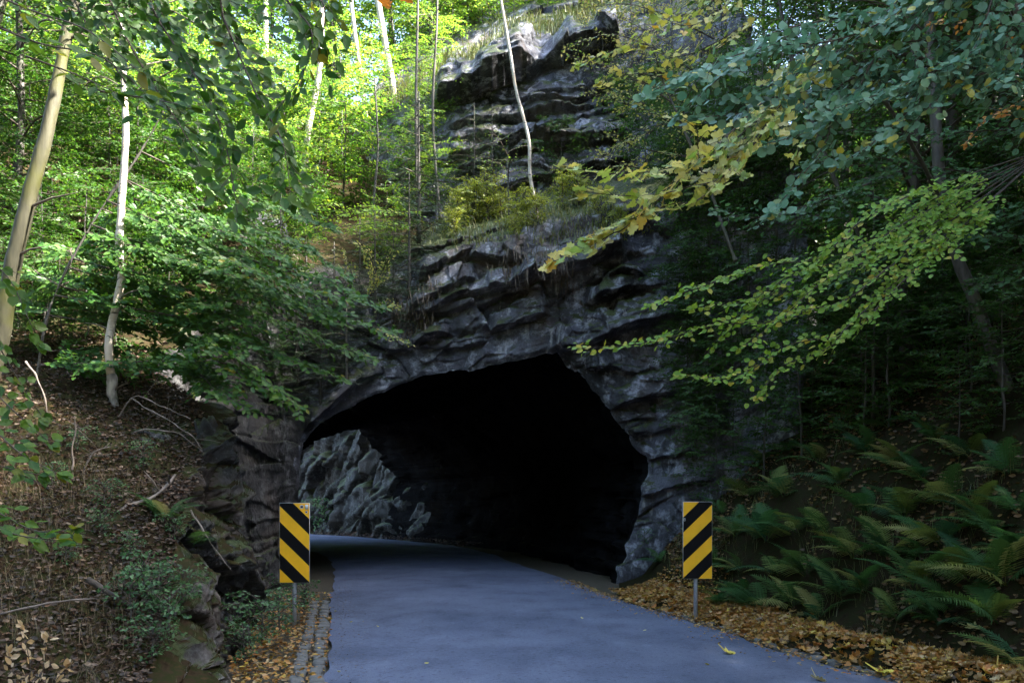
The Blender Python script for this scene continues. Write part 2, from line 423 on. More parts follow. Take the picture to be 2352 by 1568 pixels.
XE_Y = [2, 6, 7.5, 9, 10, 11, 12.2, 13.6, 15.5]
XE_X = [-1.6, -2.12, -2.48, -2.95, -3.1, -3.45, -4.2, -5.3, -5.6]
RR = np.array([(5.2, 2), (4.2, 5), (3.38, 7.5), (2.84, 9.2), (2.5, 10.8), (1.63, 14.25), (1.16, 17), (.3, 21), (-.7, 26), (-1.9, 30), (-3.8, 33.5), (-7, 38), (-11, 42.5), (-17, 47), (-26, 51)])
RL = np.array([(-.6, 2), (-1.15, 5), (-1.63, 7.5), (-1.98, 9.2), (-2.3, 10.8), (-3.02, 14.25), (-3.55, 17), (-4.4, 21), (-5.5, 25), (-7, 28.3), (-9, 31.2), (-11.5, 34), (-15, 37.5), (-20, 41), (-28, 45)])
def xr(Y): return np.interp(Y, [2, 5, 7.5, 9.2, 10.8, 13, 14.5, 17, 18, 19, 34], [5.2, 4.2, 3.38, 2.84, 2.5, 2.0, 1.85, 2.15, 2.75, 3.5, 3.8])
def zr_d(d, Y):
    """right slope, height at distance d from the road edge"""
    d = np.asarray(d, float); Y = np.asarray(Y, float)
    f = np.interp(Y, [5, 12, 17, 20], [.95, .9, .45, .2])
    z = .16 * ss(0, .7, d) + 1.12 * np.clip(d - f, 0, 3.2) + .8 * np.clip(d - f - 3.2, 0, 20)
    z = z * np.interp(Y, [17, 22, 30], [1, 1.8, 2.4])
    return z
def zr(X, Y):
    X = np.asarray(X, float); Y = np.asarray(Y, float)
    z = zr_d(X - xr(Y), Y)
    q = np.stack([X.ravel() * .5, Y.ravel() * .5, np.zeros(X.size)], 1)
    n = (fbm(q, 3, 9.0) * .22 + fbm(q * 5, 2, 4.0) * .05).reshape(X.shape)
    return z + n * ss(.3, 1.6, X - xr(Y))

def hit(u, v, f, y0=5.0, y1=30.0):
    Y = np.linspace(y0, y1, 900)
    X = (u - CX) / FPX * Y; Z = CAMH + (HZ - v) / FPX * Y
    g = f(X, Y)
    k = np.argmax(Z <= g)
    if Z[k] > g[k]: return None
    return np.array([X[k], Y[k], g[k]])

# ------------------------------------------------------------------ ground, road, verges
gv = np.array([[-400, -300, -.06], [400, -300, -.06], [400, 600, -.06], [-400, 600, -.06]], float)
tag(obj('ground', mesh('ground', gv, [[0, 1, 2, 3]], M['verge'])), kind='structure', label='dark soil ground under and around the road')

ns = 160
L_ = smooth_poly(RL, ns); R_ = smooth_poly(RR, ns)
nw = 26
t = np.linspace(0, 1, nw)
jl = fbm(np.stack([L_[:, 1] * 1.7, L_[:, 0], np.zeros(ns)], 1), 4, 1) * .05
jr = fbm(np.stack([R_[:, 1] * 1.7, R_[:, 0], np.zeros(ns)], 1), 4, 2) * .05
A = L_ + np.stack([jl, 0 * jl], 1); B = R_ + np.stack([jr, 0 * jr], 1)
V = np.zeros((ns, nw, 3))
V[..., :2] = A[:, None] * (1 - t)[None, :, None] + B[:, None] * t[None, :, None]
V[..., 2] = .004 + .05 * (1 - (2 * t - 1) ** 2)[None, :] + fbm(np.stack([V[..., 0].ravel() * .4, V[..., 1].ravel() * .4, np.zeros(ns * nw)], 1), 2, 8).reshape(ns, nw) * .008
tag(obj('road', mesh('road', V.reshape(-1, 3), grid_faces(ns, nw), M['asphalt'], True)), kind='structure', label='smooth blue-grey asphalt road running into the rock tunnel')

# ------------------------------------------------------------------ left bank (rock cut and slope)
ny, nr = 260, 190
Ys = np.linspace(3.0, 15.2, ny)
r = np.linspace(0, 1, nr)
Yg, rg = np.meshgrid(Ys, r, indexing='ij')
xe = np.interp(Yg, XE_Y, XE_X)
face = np.clip(rg / .42, 0, 1); back = np.clip((rg - .42) / .58, 0, 1)
xe = xe + fbm(np.stack([Yg.ravel() * 1.1, np.zeros(Yg.size), np.zeros(Yg.size)], 1), 3, 21).reshape(Yg.shape) * .25 * (1 - back)
lean = .55 + .25 * np.sin(Yg * 2.1)
Xg = xe - lean * face ** 1.6 - 22 * back ** 2.2
ztop = zt(xe - lean, Yg)
Zg = np.where(rg <= .42, ztop * (face ** .9), zt(Xg, Yg))
Zg = np.where(rg < .42, Zg - .08 * (1 - face), Zg)
q = np.stack([Xg.ravel(), Yg.ravel(), Zg.ravel()], 1)
ph = np.stack([Yg.ravel() * 1.3 + Zg.ravel() * .35, Zg.ravel() * 1.9 - Yg.ravel() * .3], 1)
w1, e1 = worley_tilt(ph, 4.0); w2, e2 = worley_tilt(ph * 2.7 + 3, 6.0)
steepw = (1 - ss(12.6, 14, Yg)).ravel() * (1 - ss(.0, .12, back)).ravel() * ss(.0, .06, face).ravel()
strat = np.abs(((Zg.ravel() * 3.1 + Yg.ravel() * .9 + fbm(q * 1.5, 2, 2)) % 1.0) - .35)
dsp = (w1 * .28 + w2 * .10 + fbm(q * 2.4, 5, 7) * .12 - .12 * strat - .06 * np.exp(-e1 * 14)) * steepw * np.clip(ztop.ravel() * .8, .15, 1)
Xg = Xg + dsp.reshape(Xg.shape) * .95
Yg2 = Yg - dsp.reshape(Xg.shape) * .45
Zg = Zg + dsp.reshape(Xg.shape) * .15
bank = np.stack([Xg, Yg2, Zg], -1)
m_bank = bpy.data.materials.new('left_bank_ground')
def slope_mat(name, rock, soil, lo, hi):
    """rock where steep, soil where the ground lies flat: built from the two node sets via a shader mix"""
    m = rock.copy(); m.name = name
    nt = m.node_tree; N, L = nt.nodes, nt.links
    pb = N['Principled BSDF']
    ge = N.new('ShaderNodeNewGeometry'); sx = N.new('ShaderNodeSeparateXYZ'); L.new(ge.outputs['True Normal'], sx.inputs[0])
    tc = N.new('ShaderNodeTexCoord'); n = N.new('ShaderNodeTexNoise'); n.inputs['Scale'].default_value = 2.2; n.inputs['Detail'].default_value = 6
    L.new(tc.outputs['Object'], n.inputs['Vector'])
    ad = N.new('ShaderNodeMath'); ad.operation = 'MULTIPLY_ADD'; ad.inputs[1].default_value = .35
    L.new(n.outputs[0], ad.inputs[0]); L.new(sx.outputs['Z'], ad.inputs[2])
    mr = N.new('ShaderNodeMapRange'); mr.inputs['From Min'].default_value = lo; mr.inputs['From Max'].default_value = hi; L.new(ad.outputs[0], mr.inputs[0])
    n2 = N.new('ShaderNodeTexNoise'); n2.inputs['Scale'].default_value = 11; n2.inputs['Detail'].default_value = 8; L.new(tc.outputs['Object'], n2.inputs['Vector'])
    r = ramp(N, [(.3 + .4 * i / (len(soil) - 1), c) for i, c in enumerate(soil)]); L.new(n2.outputs[0], r.inputs[0])
    d = N.new('ShaderNodeBsdfDiffuse'); L.new(r.outputs[0], d.inputs[0])
    mx = N.new('ShaderNodeMixShader'); L.new(mr.outputs[0], mx.inputs[0]); L.new(pb.outputs[0], mx.inputs[1]); L.new(d.outputs[0], mx.inputs[2])
    L.new(mx.outputs[0], N['Material Output'].inputs[0])
    return m
SOIL = [(.020, .014, .009), (.038, .026, .016), (.022, .026, .010), (.05, .033, .018)]
M['bank'] = slope_mat('left_bank_ground', M['rock_near'], SOIL, .82, .98)
M['hill'] = slope_mat('hill_ground', M['rock_near'], SOIL, .70, .86)
tag(obj('left_bank', mesh('left_bank', bank.reshape(-1, 3), grid_faces(ny, nr), M['bank'], False)), kind='structure', label='leaf covered left bank ending in a mossy grey rock cut by the road')

# hillside above and behind
nx, ny = 220, 150
Xh, Yh = np.meshgrid(np.linspace(-45, 7, nx), np.linspace(14.2, 32.5, ny), indexing='ij')
Zh = zt(Xh, Yh)
Vh = np.stack([Xh, Yh, Zh], -1).reshape(-1, 3)
Fh = grid_faces(nx, ny)
front = np.interp(Vh[:, 0], [-45, -5.6, -5.0, -4.4, -2, 0, 7], [14, 14.6, 15.5, 17.6, 18.3, 19.0, 19.4])
Vh[:, 2] -= 1.6 * (1 - ss(-.2, 1.0, Vh[:, 1] - front)) * ss(-6.2, -5.4, Vh[:, 0])
keep = (Vh[Fh][:, :, 1] > front[Fh]).all(1)
tag(obj('hillside', mesh('hillside', Vh, Fh[keep], M['hill'], True)), kind='structure', label='steep wooded hillside rising left of and behind the tunnel')

# right slope
ny, nr = 200, 120
Yg, dg = np.meshgrid(np.linspace(2.0, 33, ny), np.linspace(0, 1, nr) ** 1.7 * 26, indexing='ij')
Xg = xr(Yg) - .02 + dg
Zg = zr(Xg, Yg) - .03 * (1 - ss(0, .2, dg))
tag(obj('right_slope', mesh('right_slope', np.stack([Xg, Yg, Zg], -1).reshape(-1, 3), grid_faces(ny, nr), M['soil'], True)), kind='structure', label='dark fern and leaf covered slope rising right of the road')

# far hill beyond the tunnel
nx, ny = 90, 50
Xf, Yf = np.meshgrid(np.linspace(-120, 120, nx), np.linspace(47, 160, ny), indexing='ij')
yl = np.interp(Xf, [-120, -26, -11, -3, 20, 120], [60, 55, 47.5, 41, 34, 34])
Yf = yl + (Yf - 47)
Zf = np.clip((Yf - yl) * .5, 0, 26) + fbm(np.stack([Xf.ravel() * .08, Yf.ravel() * .08, Xf.ravel() * 0], 1), 3, 5).reshape(Xf.shape) * 1.5 - .2
tag(obj('far_hill', mesh('far_hill', np.stack([Xf, Yf, Zf], -1).reshape(-1, 3), grid_faces(nx, ny), M['soil'], True)), kind='structure', label='wooded far hill behind the ridge')

# hill added behind the viewer to block low sky light
na, nq = 140, 40
Ag, Rg = np.meshgrid(np.radians(np.linspace(165, 378, na)), np.linspace(24, 80, nq), indexing='ij')
Xv, Yv_ = Rg * np.cos(Ag), Rg * np.sin(Ag)
Zv = np.clip((Rg - 24) * .95, 0, 32) + fbm(np.stack([Xv.ravel() * .1, Yv_.ravel() * .1, Xv.ravel() * 0], 1), 3, 15).reshape(Xv.shape) * 1.2 - .1
tag(obj('sky_block_hill', mesh('sky_block_hill', np.stack([Xv, Yv_, Zv], -1).reshape(-1, 3), grid_faces(na, nq), M['soil'], True)), kind='structure', label='unseen hill added behind the viewer to block low sky')

# ------------------------------------------------------------------ cliff with tunnel
PAIRS = [((705, 1352), (462, 1440)), ((692, 1290), (458, 1330)), ((684, 1200), (455, 1230)), ((680, 1120), (450, 1080)), ((684, 1055), (450, 960)),
         ((694, 1012), (455, 880)), ((735, 965), (520, 760)), ((790, 931), (610, 640)), ((830, 913), (680, 530)), ((880, 893), (750, 420)), ((940, 871), (820, 300)),
         ((1010, 857), (890, 150)), ((1065, 851), (960, 40)), ((1120, 838), (1040, -60)), ((1200, 827), (1180, -110)), ((1288, 815), (1350, -120)), ((1312, 848), (1500, -100)),
         ((1342, 868), (1600, -60)), ((1378, 905), (1720, 60)), ((1390, 938), (1780, 200)), ((1425, 975), (1830, 400)), ((1440, 1005), (1850, 550)), ((1482, 1046), (1850, 720)),
         ((1492, 1064), (1850, 850)), ((1478, 1112), (1840, 980)), ((1470, 1160), (1830, 1080)), ((1462, 1212), (1800, 1200)), ((1442, 1262), (1780, 1290)), ((1424, 1302), (1760, 1350)), ((1408, 1348), (1740, 1400))]
NT, NM = 740, 400
def piecewise(pts, n):
    pts = np.asarray(pts, float)
    t = np.linspace(0, len(pts) - 1, n)
    return np.stack([np.interp(t, np.arange(len(pts)), pts[:, k]) for k in (0, 1)], 1)
mo = piecewise([p[0] for p in PAIRS], NT); ou = piecewise([p[1] for p in PAIRS], NT)
jt = np.stack([np.arange(NT) * .06, np.zeros(NT), np.zeros(NT)], 1)
mo = mo + np.stack([fbm(jt, 4, 31), fbm(jt, 4, 37)], 1) * 7
sm = (np.linspace(0, 1, NM) ** 1.25)
UV = mo[:, None] * (1 - sm)[None, :, None] + ou[:, None] * sm[None, :, None]
u = UV[..., 0].ravel(); v = UV[..., 1].ravel()
def cliff_Y(u, v):
    vp = v + .25 * (u - 1176)
    vp = np.where(u < 950, v - .25 * 226 + .1 * (u - 950), vp)
    Y = 17 + 1.3 * np.clip((1320 - v) / 800, 0, 1)
    Y = Y - 2.6 * np.clip((690 - u) / 190, 0, 1.2) * ss(640, 760, v)
    Y = Y + 2.7 * ss(540, 455, vp) + 2.6 * np.clip((455 - vp) / 380, 0, 1)
    top = np.where(u < 1250, 100 + .42 * (1250 - u), 100 - .2 * (u - 1250))
    Y = Y + 7 * np.clip((top - v) / 190, 0, 1.4) ** 1.3
    Y = Y + 3.2 * np.clip((960 - u) / 230, 0, 1) * ss(720, 540, v)
    Y = Y - 2.4 * np.clip((u - 1500) / 260, 0, 1.3)
    return Y
Yc = cliff_Y(u, v)
base = np.stack([(u - CX) / FPX * Yc, Yc, CAMH + (HZ - v) / FPX * Yc], 1)
# bedding: slabs that overhang the one below, dipping to the left
LEDGES = [([(1000, 258), (1100, 226), (1200, 192), (1260, 165), (1420, 120)], 1.35, 75), ([(1040, 272), (1176, 246), (1330, 212), (1450, 190)], .35, 26), ([(1030, 306), (1176, 280), (1340, 250), (1450, 225)], .5, 32),
          ([(1030, 334), (1176, 314), (1340, 272), (1450, 250)], .45, 28), ([(1030, 366), (1176, 344), (1320, 310), (1450, 285)], .55, 30), ([(1040, 402), (1128, 372), (1176, 360), (1310, 337), (1450, 320)], .75, 28), ([(1050, 490), (1150, 446), (1290, 404), (1450, 370)], .5, 50),
          ([(960, 636), (984, 624), (1066, 585), (1082, 577)], .75, 55), ([(1074, 596), (1148, 606), (1200, 596)], .6, 45), ([(945, 712), (1000, 686), (1070, 657), (1100, 650)], .6, 60), ([(945, 732), (1070, 688), (1132, 673), (1175, 664)], .45, 40),
          ([(1165, 665), (1285, 632), (1390, 597), (1430, 585)], .85, 60), ([(1345, 649), (1421, 639), (1470, 645)], .45, 40), ([(1350, 696), (1420, 684), (1490, 666), (1520, 655)], .85, 50), ([(1125, 763), (1226, 734), (1260, 722)], .45, 60),
          ([(1270, 814), (1340, 797), (1472, 757), (1560, 730)], .75, 70), ([(1340, 846), (1379, 851), (1461, 859), (1530, 845)], .45, 45), ([(1395, 942), (1460, 925), (1523, 909), (1600, 880)], .5, 60), ([(1415, 969), (1519, 960), (1600, 945)], .3, 25), ([(1430, 1005), (1530, 990), (1620, 970)], .35, 35),
          ([(1470, 1060), (1560, 1040), (1640, 1030)], .35, 45), ([(1450, 1150), (1540, 1120), (1640, 1100)], .35, 60), ([(880, 812), (960, 795), (1010, 775), (1040, 772)], .35, 45), ([(700, 990), (760, 940), (830, 880), (880, 850)], .4, 50), ([(955, 800), (1040, 800), (1120, 785)], .25, 30),
          ([(470, 900), (560, 880), (650, 930)], .4, 60), ([(470, 1040), (560, 1010), (640, 1060)], .35, 90), ([(470, 1180), (580, 1150), (670, 1190)], .3, 80)]
d = np.zeros_like(u)
UA, VA = u, v
def n1(x, y, octv, sd): return fbm(np.stack([x, np.full_like(x, y), x * 0], 1), octv, sd)
for i, (pl_, a, h) in enumerate(LEDGES):
    pl_ = np.array(pl_, float)
    t0_ = np.interp(UA, pl_[:, 0], pl_[:, 1]) - VA
    sel = np.where((UA > pl_[0, 0] - 10) & (UA < pl_[-1, 0] + 10) & (t0_ > -14) & (t0_ < h * 1.7 + 14))[0]
    u, v = UA[sel], VA[sel]
    vl = np.interp(u, pl_[:, 0], pl_[:, 1]) + n1(u * .035, i * 3.3, 4, 5 + i) * 5
    win = ss(pl_[0, 0] - 8, pl_[0, 0] + 22, u) * (1 - ss(pl_[-1, 0] - 22, pl_[-1, 0] + 8, u))
    amp = a * (.8 + .4 * n1(u * .012, i * 3.3, 2, 5))
    tt = vl - v
    hh = h * (.8 + .35 * n1(u * .03, i * 5.1, 3, 91))
    prof = np.where(tt < hh, 1 - .35 * tt / hh, np.clip(.65 * (1 - (tt - hh) / (.22 * hh)), 0, 1))
    bw_ = 46 + 44 * ((i * 37) % 10) / 10
    kb = np.floor((u + 14 * n1(v * .03, i * 1.7, 2, 33) + tt * .25) / bw_ + i * .37)
    prof = prof * (.72 + .56 * _h(kb, kb * 0 + i, kb * 0, 7.0))
    d[sel] += amp * win * prof * (1 - ss(-.6, .6, -tt))
u, v = UA, VA
# the wedge over the arch: a face that ends in a steep broken edge
ue = np.interp(v, [690, 765], [1080, 1131]) + fbm(np.stack([v * .05, v * 0, v * 0], 1), 3, 77) * 4
d += .55 * np.clip((u - ue + 110) / 110, 0, 1) * (u < ue) * ss(680, 705, v) * (1 - ss(752, 772, v))
wq = fbm(base * .7, 2, 61) * .25
al = base[:, 0] * .945 + base[:, 2] * .326 + wq; ac = base[:, 2] * .945 - base[:, 0] * .326 + wq * .6
ph = np.stack([al * .42, ac * .75], 1)
w1, e1 = worley_tilt(ph + 1.7, 14.0); w2, e2 = worley_tilt(np.stack([al * 1.5, ac * 3.2], 1) + 5.1, 16.0); w3, e3 = worley_tilt(np.stack([al * 4.2, ac * 7.5], 1) + 2.2, 18.0)
d += w1 * .26 + w2 * .075 + w3 * .022 + fbm(base * .7, 3, 19) * .10 + fbm(base * 4.5, 3, 23) * .03 - .07 * np.exp(-e1 * 40)
leftm = 1 - ss(600, 720, u)
d += leftm * (.20 * w2 + .14 * fbm(base * np.array([2.6, 2.6, .7]), 4, 51) + .03 * w3)
# fine bedding everywhere
bb = (base[:, 2] * 2.6 - base[:, 0] * .75 + fbm(base * .8, 3, 25) * .9)
d += (np.abs((bb % 1.0) - .3) - .3) * .03
edge = np.tile(1 - ss(0, .035, np.linspace(0, 1, NM)), NT)      # keep the lip in place, rounded back
cl = base.copy()
cl[:, 1] -= d * (1 - .6 * edge) - .10 * edge
cl[:, 2] += d * .05
cliff = cl.reshape(NT, NM, 3)
F = grid_faces(NT, NM)
# tunnel tube swept from the lip along the road
lip = cliff[:, 0].copy()
cc = (smooth_poly(RL, 200) + smooth_poly(RR, 200)) / 2
nn = smooth_poly(RR, 200) - smooth_poly(RL, 200); nn /= np.linalg.norm(nn, axis=1)[:, None]
k0 = int(np.argmin(abs(cc[:, 1] - 17.2))); k1 = int(np.argmin(abs(cc[:, 1] - 35.2)))
ks = np.linspace(k0, k1, 90).astype(float)
rings = []
c0 = np.array([np.interp(k0, np.arange(200), cc[:, 0]), 17.2])
xl = lip[:, 0] - c0[0]; zl = lip[:, 2]; yl0 = lip[:, 1] - 17.2
for j, k in enumerate(ks):
    c = np.array([np.interp(k, np.arange(200), cc[:, i]) for i in (0, 1)])
    n = np.array([np.interp(k, np.arange(200), nn[:, i]) for i in (0, 1)])
    w = ss(0, 25, j)
    n = n * w + np.array([1, 0.0]) * (1 - w); n /= np.linalg.norm(n)
    tdir = np.array([-n[1], n[0]])
    widen = 1 + .04 * ss(0, 12, j)
    # away from the mouth the section settles to a rounder arch
    arch = ss(15, 60, j)
    zz = zl * (1 - arch * .06) * (1 + .05 * ss(0, 8, j)); xx = xl * widen
    pos = c[None, :] + n[None, :] * xx[:, None] + tdir[None, :] * (yl0 * (1 - ss(0, 20, j)))[:, None]
    p3 = np.stack([pos[:, 0], pos[:, 1], zz], 1)
    rings.append(p3)
rings = np.stack(rings, 0)                                     # J, NT, 3
q = rings.reshape(-1, 3)
ph = np.stack([q[:, 1] * .8 + q[:, 0] * .5, q[:, 2] * 1.0 + q[:, 0] * .6], 1)
w1, e1 = worley_tilt(ph, 24.0); w2, e2 = worley_tilt(ph * 2.6, 26.0)
dn = (w1 * .35 + w2 * .14 + fbm(q * 1.1, 4, 27) * .15)
ctr = np.stack([rings[..., 0].mean(1), rings[..., 1].mean(1), np.full(len(rings), 1.5)], 1)
dirv = rings - ctr[:, None]; dirv /= np.linalg.norm(dirv, axis=2)[..., None]
fade = np.concatenate([[0, .1, .3, .6], np.ones(len(rings) - 4)])
rings = rings + dirv * (np.abs(dn).reshape(rings.shape[:2]) * fade[:, None])[..., None]
rings[0] = lip
cme = mesh('cliff', cliff.reshape(-1, 3), F, M['rock'], False)
cme.materials.append(M['rock_near'])
fu_ = u[F].mean(1) + 40 * fbm(base[F[:, 0]] * 1.2, 4, 95); fv_ = v[F].mean(1)
cme.polygons.foreach_set('material_index', ((fu_ < 690) & (fv_ > 560)).astype(np.int32))
tag(obj('cliff', cme), kind='structure', label='layered dark grey rock cliff with overhanging ledges around the tunnel mouth')
tn = obj('tunnel_wall', mesh('tunnel_wall', rings.reshape(-1, 3), grid_faces(len(rings), NT), M['tunnel_shade'], True))
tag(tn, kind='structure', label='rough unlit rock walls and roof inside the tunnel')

# rock wall of the cutting beyond the tunnel
nf, nz = 200, 120
kk = np.linspace(k1 - 8, 190, nf)
cR = np.stack([np.interp(kk, np.arange(200), smooth_poly(RR, 200)[:, i]) for i in (0, 1)], 1)
nR = np.stack([np.interp(kk, np.arange(200), nn[:, i]) for i in (0, 1)], 1)
zz = np.linspace(-.1, 9.5, nz)
off = 1.1 + .25 * zz + .5 * fbm(np.stack([kk * .1, kk * 0, kk * 0], 1), 3, 3)[:, None]
W = np.zeros((nf, nz, 3)); W[..., 0] = cR[:, None, 0] + nR[:, None, 0] * off; W[..., 1] = cR[:, None, 1] + nR[:, None, 1] * off; W[..., 2] = zz
q = W.reshape(-1, 3); ph = np.stack([q[:, 0] * 1.0 - q[:, 2] * .75, q[:, 2] * .28 + q[:, 0] * .22], 1)
w1, e1 = worley_tilt(ph, 44.0); w2, e2 = worley_tilt(ph * 2.7, 46.0)
dn = (w1 * .55 + w2 * .30 + fbm(q * 4.0, 3, 49) * .08 + fbm(q * 1.2, 4, 47) * .12 - .25 * np.exp(-e1 * 16)).reshape(nf, nz)
W[..., 0] -= nR[:, None, 0] * dn; W[..., 1] -= nR[:, None, 1] * dn
tag(obj('cutting_wall', mesh('cutting_wall', W.reshape(-1, 3), grid_faces(nf, nz), M['rock_far'], False)), kind='structure', label='daylit slanting rock wall seen through the tunnel exit')
CU, CV, CL = UV[..., 0].ravel(), UV[..., 1].ravel(), cl
def cliff_pt(uu, vv):
    k = np.argmin((CU - uu) ** 2 + (CV - vv) ** 2)
    return CL[k].copy()

# ------------------------------------------------------------------ leaves
def tmpl(outline, mid=(.5, 0, -.05)):
    """leaf with a folded midrib: right half given base to tip, mirrored"""
    o = np.array(outline, float)
    n = len(o)
    V = [(0, 0, 0), (1, 0, -.06), mid] + [(x, y, z) for x, y, z in o] + [(x, -y, z) for x, y, z in o]
    F = []
    for side, a in ((0, 3), (1, 3 + n)):
        ch = [0] + list(range(a, a + n)) + [1]
        for p, q in zip(ch[:-1], ch[1:]):
            F.append((2, p, q) if side == 0 else (2, q, p))
    return np.array(V, float), np.array(F)
T_OV = tmpl([(.16, .17, .03), (.45, .28, .045), (.78, .17, .0)])
T_DIA = (np.array([[0, 0, 0], [.48, .27, .05], [1, 0, -.05], [.48, -.27, .05]]), np.array([[0, 2, 1], [0, 3, 2]]))
T_HAZ = tmpl([(.02, .12, .0), (.12, .30, .03), (.30, .36, .05), (.55, .37, .05), (.74, .25, .03), (.88, .10, -.02)])
T_NEE = (np.array([[0, 0, 0], [.4, .05, .0], [1, 0, 0], [.4, -.05, 0]]), np.array([[0, 2, 1], [0, 3, 2]]))
def t_round():
    a = np.linspace(math.pi, -math.pi, 17)[1:-1]
    o = [(-.35, 0, .0), (0, .0, 0)]
    pts = [(.5 + .5 * math.cos(x) * (1.06 if k % 2 else .96), .5 * math.sin(x) * (1.06 if k % 2 else .96), .04 * math.cos(2 * x)) for k, x in enumerate(a)]
    V = [(.45, 0, -.03), (0, 0, 0)] + pts + [(-.55, .012, .05), (-.55, -.012, .05), (.05, .012, 0), (.05, -.012, 0)]
    n = len(pts); ring = [1] + list(range(2, 2 + n)) + [1]
    F = [(0, q, p) for p, q in zip(ring[:-1], ring[1:])]
    b = 2 + n
    F += [(b, b + 2, b + 3), (b, b + 3, b + 1)]
    return np.array(V), np.array(F)
T_ASP = t_round()
def t_maple():
    half = [(0.0, .05), (-.12, .30), (.02, .34), (.0, .52), (.20, .46), (.30, .62), (.42, .44), (.52, .26), (.66, .36), (.74, .20), (.88, .16), (1.0, 0)]
    V = [(.22, 0, -.03)]
    r = [(x, y, .05 * math.sin(x * 9 + y * 7)) for x, y in half]; l = [(x, -y, .05 * math.sin(x * 8 - y * 9)) for x, y in half]
    V += r + l
    n = len(half)
    F = []
    for k in range(n - 1):
        F.append((0, 1 + k + 1, 1 + k)); F.append((0, 1 + n + k, 1 + n + k + 1))
    F.append((0, 1, 1 + n))
    V += [(-.6, .012, .1), (-.6, -.012, .1), (.1, .012, 0), (.1, -.012, 0)]
    b = 1 + 2 * n
    F += [(b, b + 2, b + 3), (b, b + 3, b + 1)]
    return np.array(V), np.array(F)
T_MAP = t_maple()
def curl(T, k):
    V = T[0].copy(); V[:, 2] += k * (V[:, 0] - .5) ** 2 + k * .8 * V[:, 1] ** 2 * 2; return V, T[1]
T_LIT = curl(T_OV, .55)

class Bag:
    def __init__(s): s.p = []; s.d = []; s.n = []; s.s = []
    def add(s, p, d, n, z): s.p.append(p); s.d.append(d); s.n.append(n); s.s.append(z)
    def arrays(s): return np.vstack(s.p), np.vstack(s.d), np.vstack(s.n), np.concatenate(s.s)
def frames(d, n):
    x = d / (np.linalg.norm(d, axis=1)[:, None] + 1e-9)
    y = np.cross(n, x); y /= np.linalg.norm(y, axis=1)[:, None] + 1e-9
    return x, y, np.cross(x, y)
def leaf_vf(p, d, n, s, T):
    x, y, z = frames(d, n); TV, TF = T
    V = p[:, None] + s[:, None, None] * (TV[None, :, 0:1] * x[:, None] + TV[None, :, 1:2] * y[:, None] + TV[None, :, 2:3] * z[:, None])
    F = TF[None] + (np.arange(len(p)) * len(TV))[:, None, None]
    return V.reshape(-1, 3), F.reshape(-1, 3)
def bag_mesh(name, bag, T, mat):
    return mesh(name, *leaf_vf(*bag.arrays(), T), mat)
UP = np.array([0, 0, 1.0])

def rot_about(v, axis, a):
    axis = axis / (np.linalg.norm(axis) + 1e-9)
    return v * math.cos(a) + np.cross(axis, v) * math.sin(a) + axis * np.dot(axis, v) * (1 - math.cos(a))

def put_branch(bag, wood, pts, r0=.012, twig=.45, leaf=.085, twig_sp=.11, leaf_sp=.05, droop=.12, jit=.35, r1=.003, flat=.8, start=.06, gap=.0, sides=5, bias=(0, -.55, 0), dens=1.0):
    """limb with side twigs set in one plane and leaves set alternately along them"""
    pts = np.asarray(pts, float); bias = np.asarray(bias, float); twig_sp = twig_sp / dens
    n = max(6, int(len(pts) * 5)); q = smooth_poly(pts, n)
    seg = np.linalg.norm(np.diff(q, axis=0), axis=1); s = np.concatenate([[0], np.cumsum(seg)]); Ltot = s[-1]
    if wood is not None: wood.add(*tube(q, np.linspace(r0, r1, n), sides))
    k = 0; pos = Ltot * start
    while pos < Ltot:
        f = pos / Ltot
        p = np.array([np.interp(pos, s, q[:, i]) for i in range(3)])
        j = min(n - 2, max(0, int(np.searchsorted(s, pos)) - 1))
        tan = q[j + 1] - q[j]; tan /= np.linalg.norm(tan) + 1e-9
        side = np.cross(tan, UP); sl = np.linalg.norm(side); side = side / sl if sl > .1 else np.array([math.cos(k * 2.4), math.sin(k * 2.4), 0])
        pn = np.cross(side, tan); pn /= np.linalg.norm(pn) + 1e-9
        if pn[2] < 0: pn = -pn
        pn = pn * flat + rng.normal(0, .22, 3); pn /= np.linalg.norm(pn)
        sg = 1 if k % 2 else -1
        a = sg * rng.uniform(.55, 1.1)
        d = rot_about(tan, pn, a) + np.array([0, 0, rng.normal(0, .12)]); d /= np.linalg.norm(d)
        ln = twig * (1 - .65 * f) * rng.uniform(.5, 1.15)
        if rng.random() > gap:
            m = max(2, int(ln / leaf_sp)); tt = (np.arange(m) + rng.random(m) * .5 + .35) / m
            lp = p + d * (tt * ln)[:, None]; lp[:, 2] -= droop * (tt * ln) ** 2 / max(twig, .05)
            sd_ = np.where(np.arange(m) % 2, 1, -1)
            perp = np.cross(pn, d)
            ang = rng.uniform(.5, 1.1, m) * (1 - .6 * (tt > .93))
            ld = d * np.cos(ang)[:, None] + perp * (sd_ * np.sin(ang))[:, None] + rng.normal(0, .16, (m, 3)); ld[:, 2] -= .12
            lnrm = pn + bias + rng.normal(0, jit, (m, 3))
            bag.add(lp, ld, lnrm, leaf * rng.uniform(.65, 1.12, m))
            if wood is not None and ln > .12:
                e = p + d * ln; e[2] -= droop * ln * ln / max(twig, .05)
                wood.add(*tube(np.array([p, (p + e) / 2 + [0, 0, .01], e]), [r1 * 1.2, r1, r1 * .5], 3))
        k += 1; pos += twig_sp * rng.uniform(.6, 1.4)
    # end leaf cluster
    tan = q[-1] - q[-2]; tan /= np.linalg.norm(tan) + 1e-9
    m = 3; bag.add(np.repeat(q[-1:], m, 0), tan + rng.normal(0, .35, (m, 3)), UP + bias + rng.normal(0, jit, (m, 3)), leaf * rng.uniform(.7, 1.1, m))

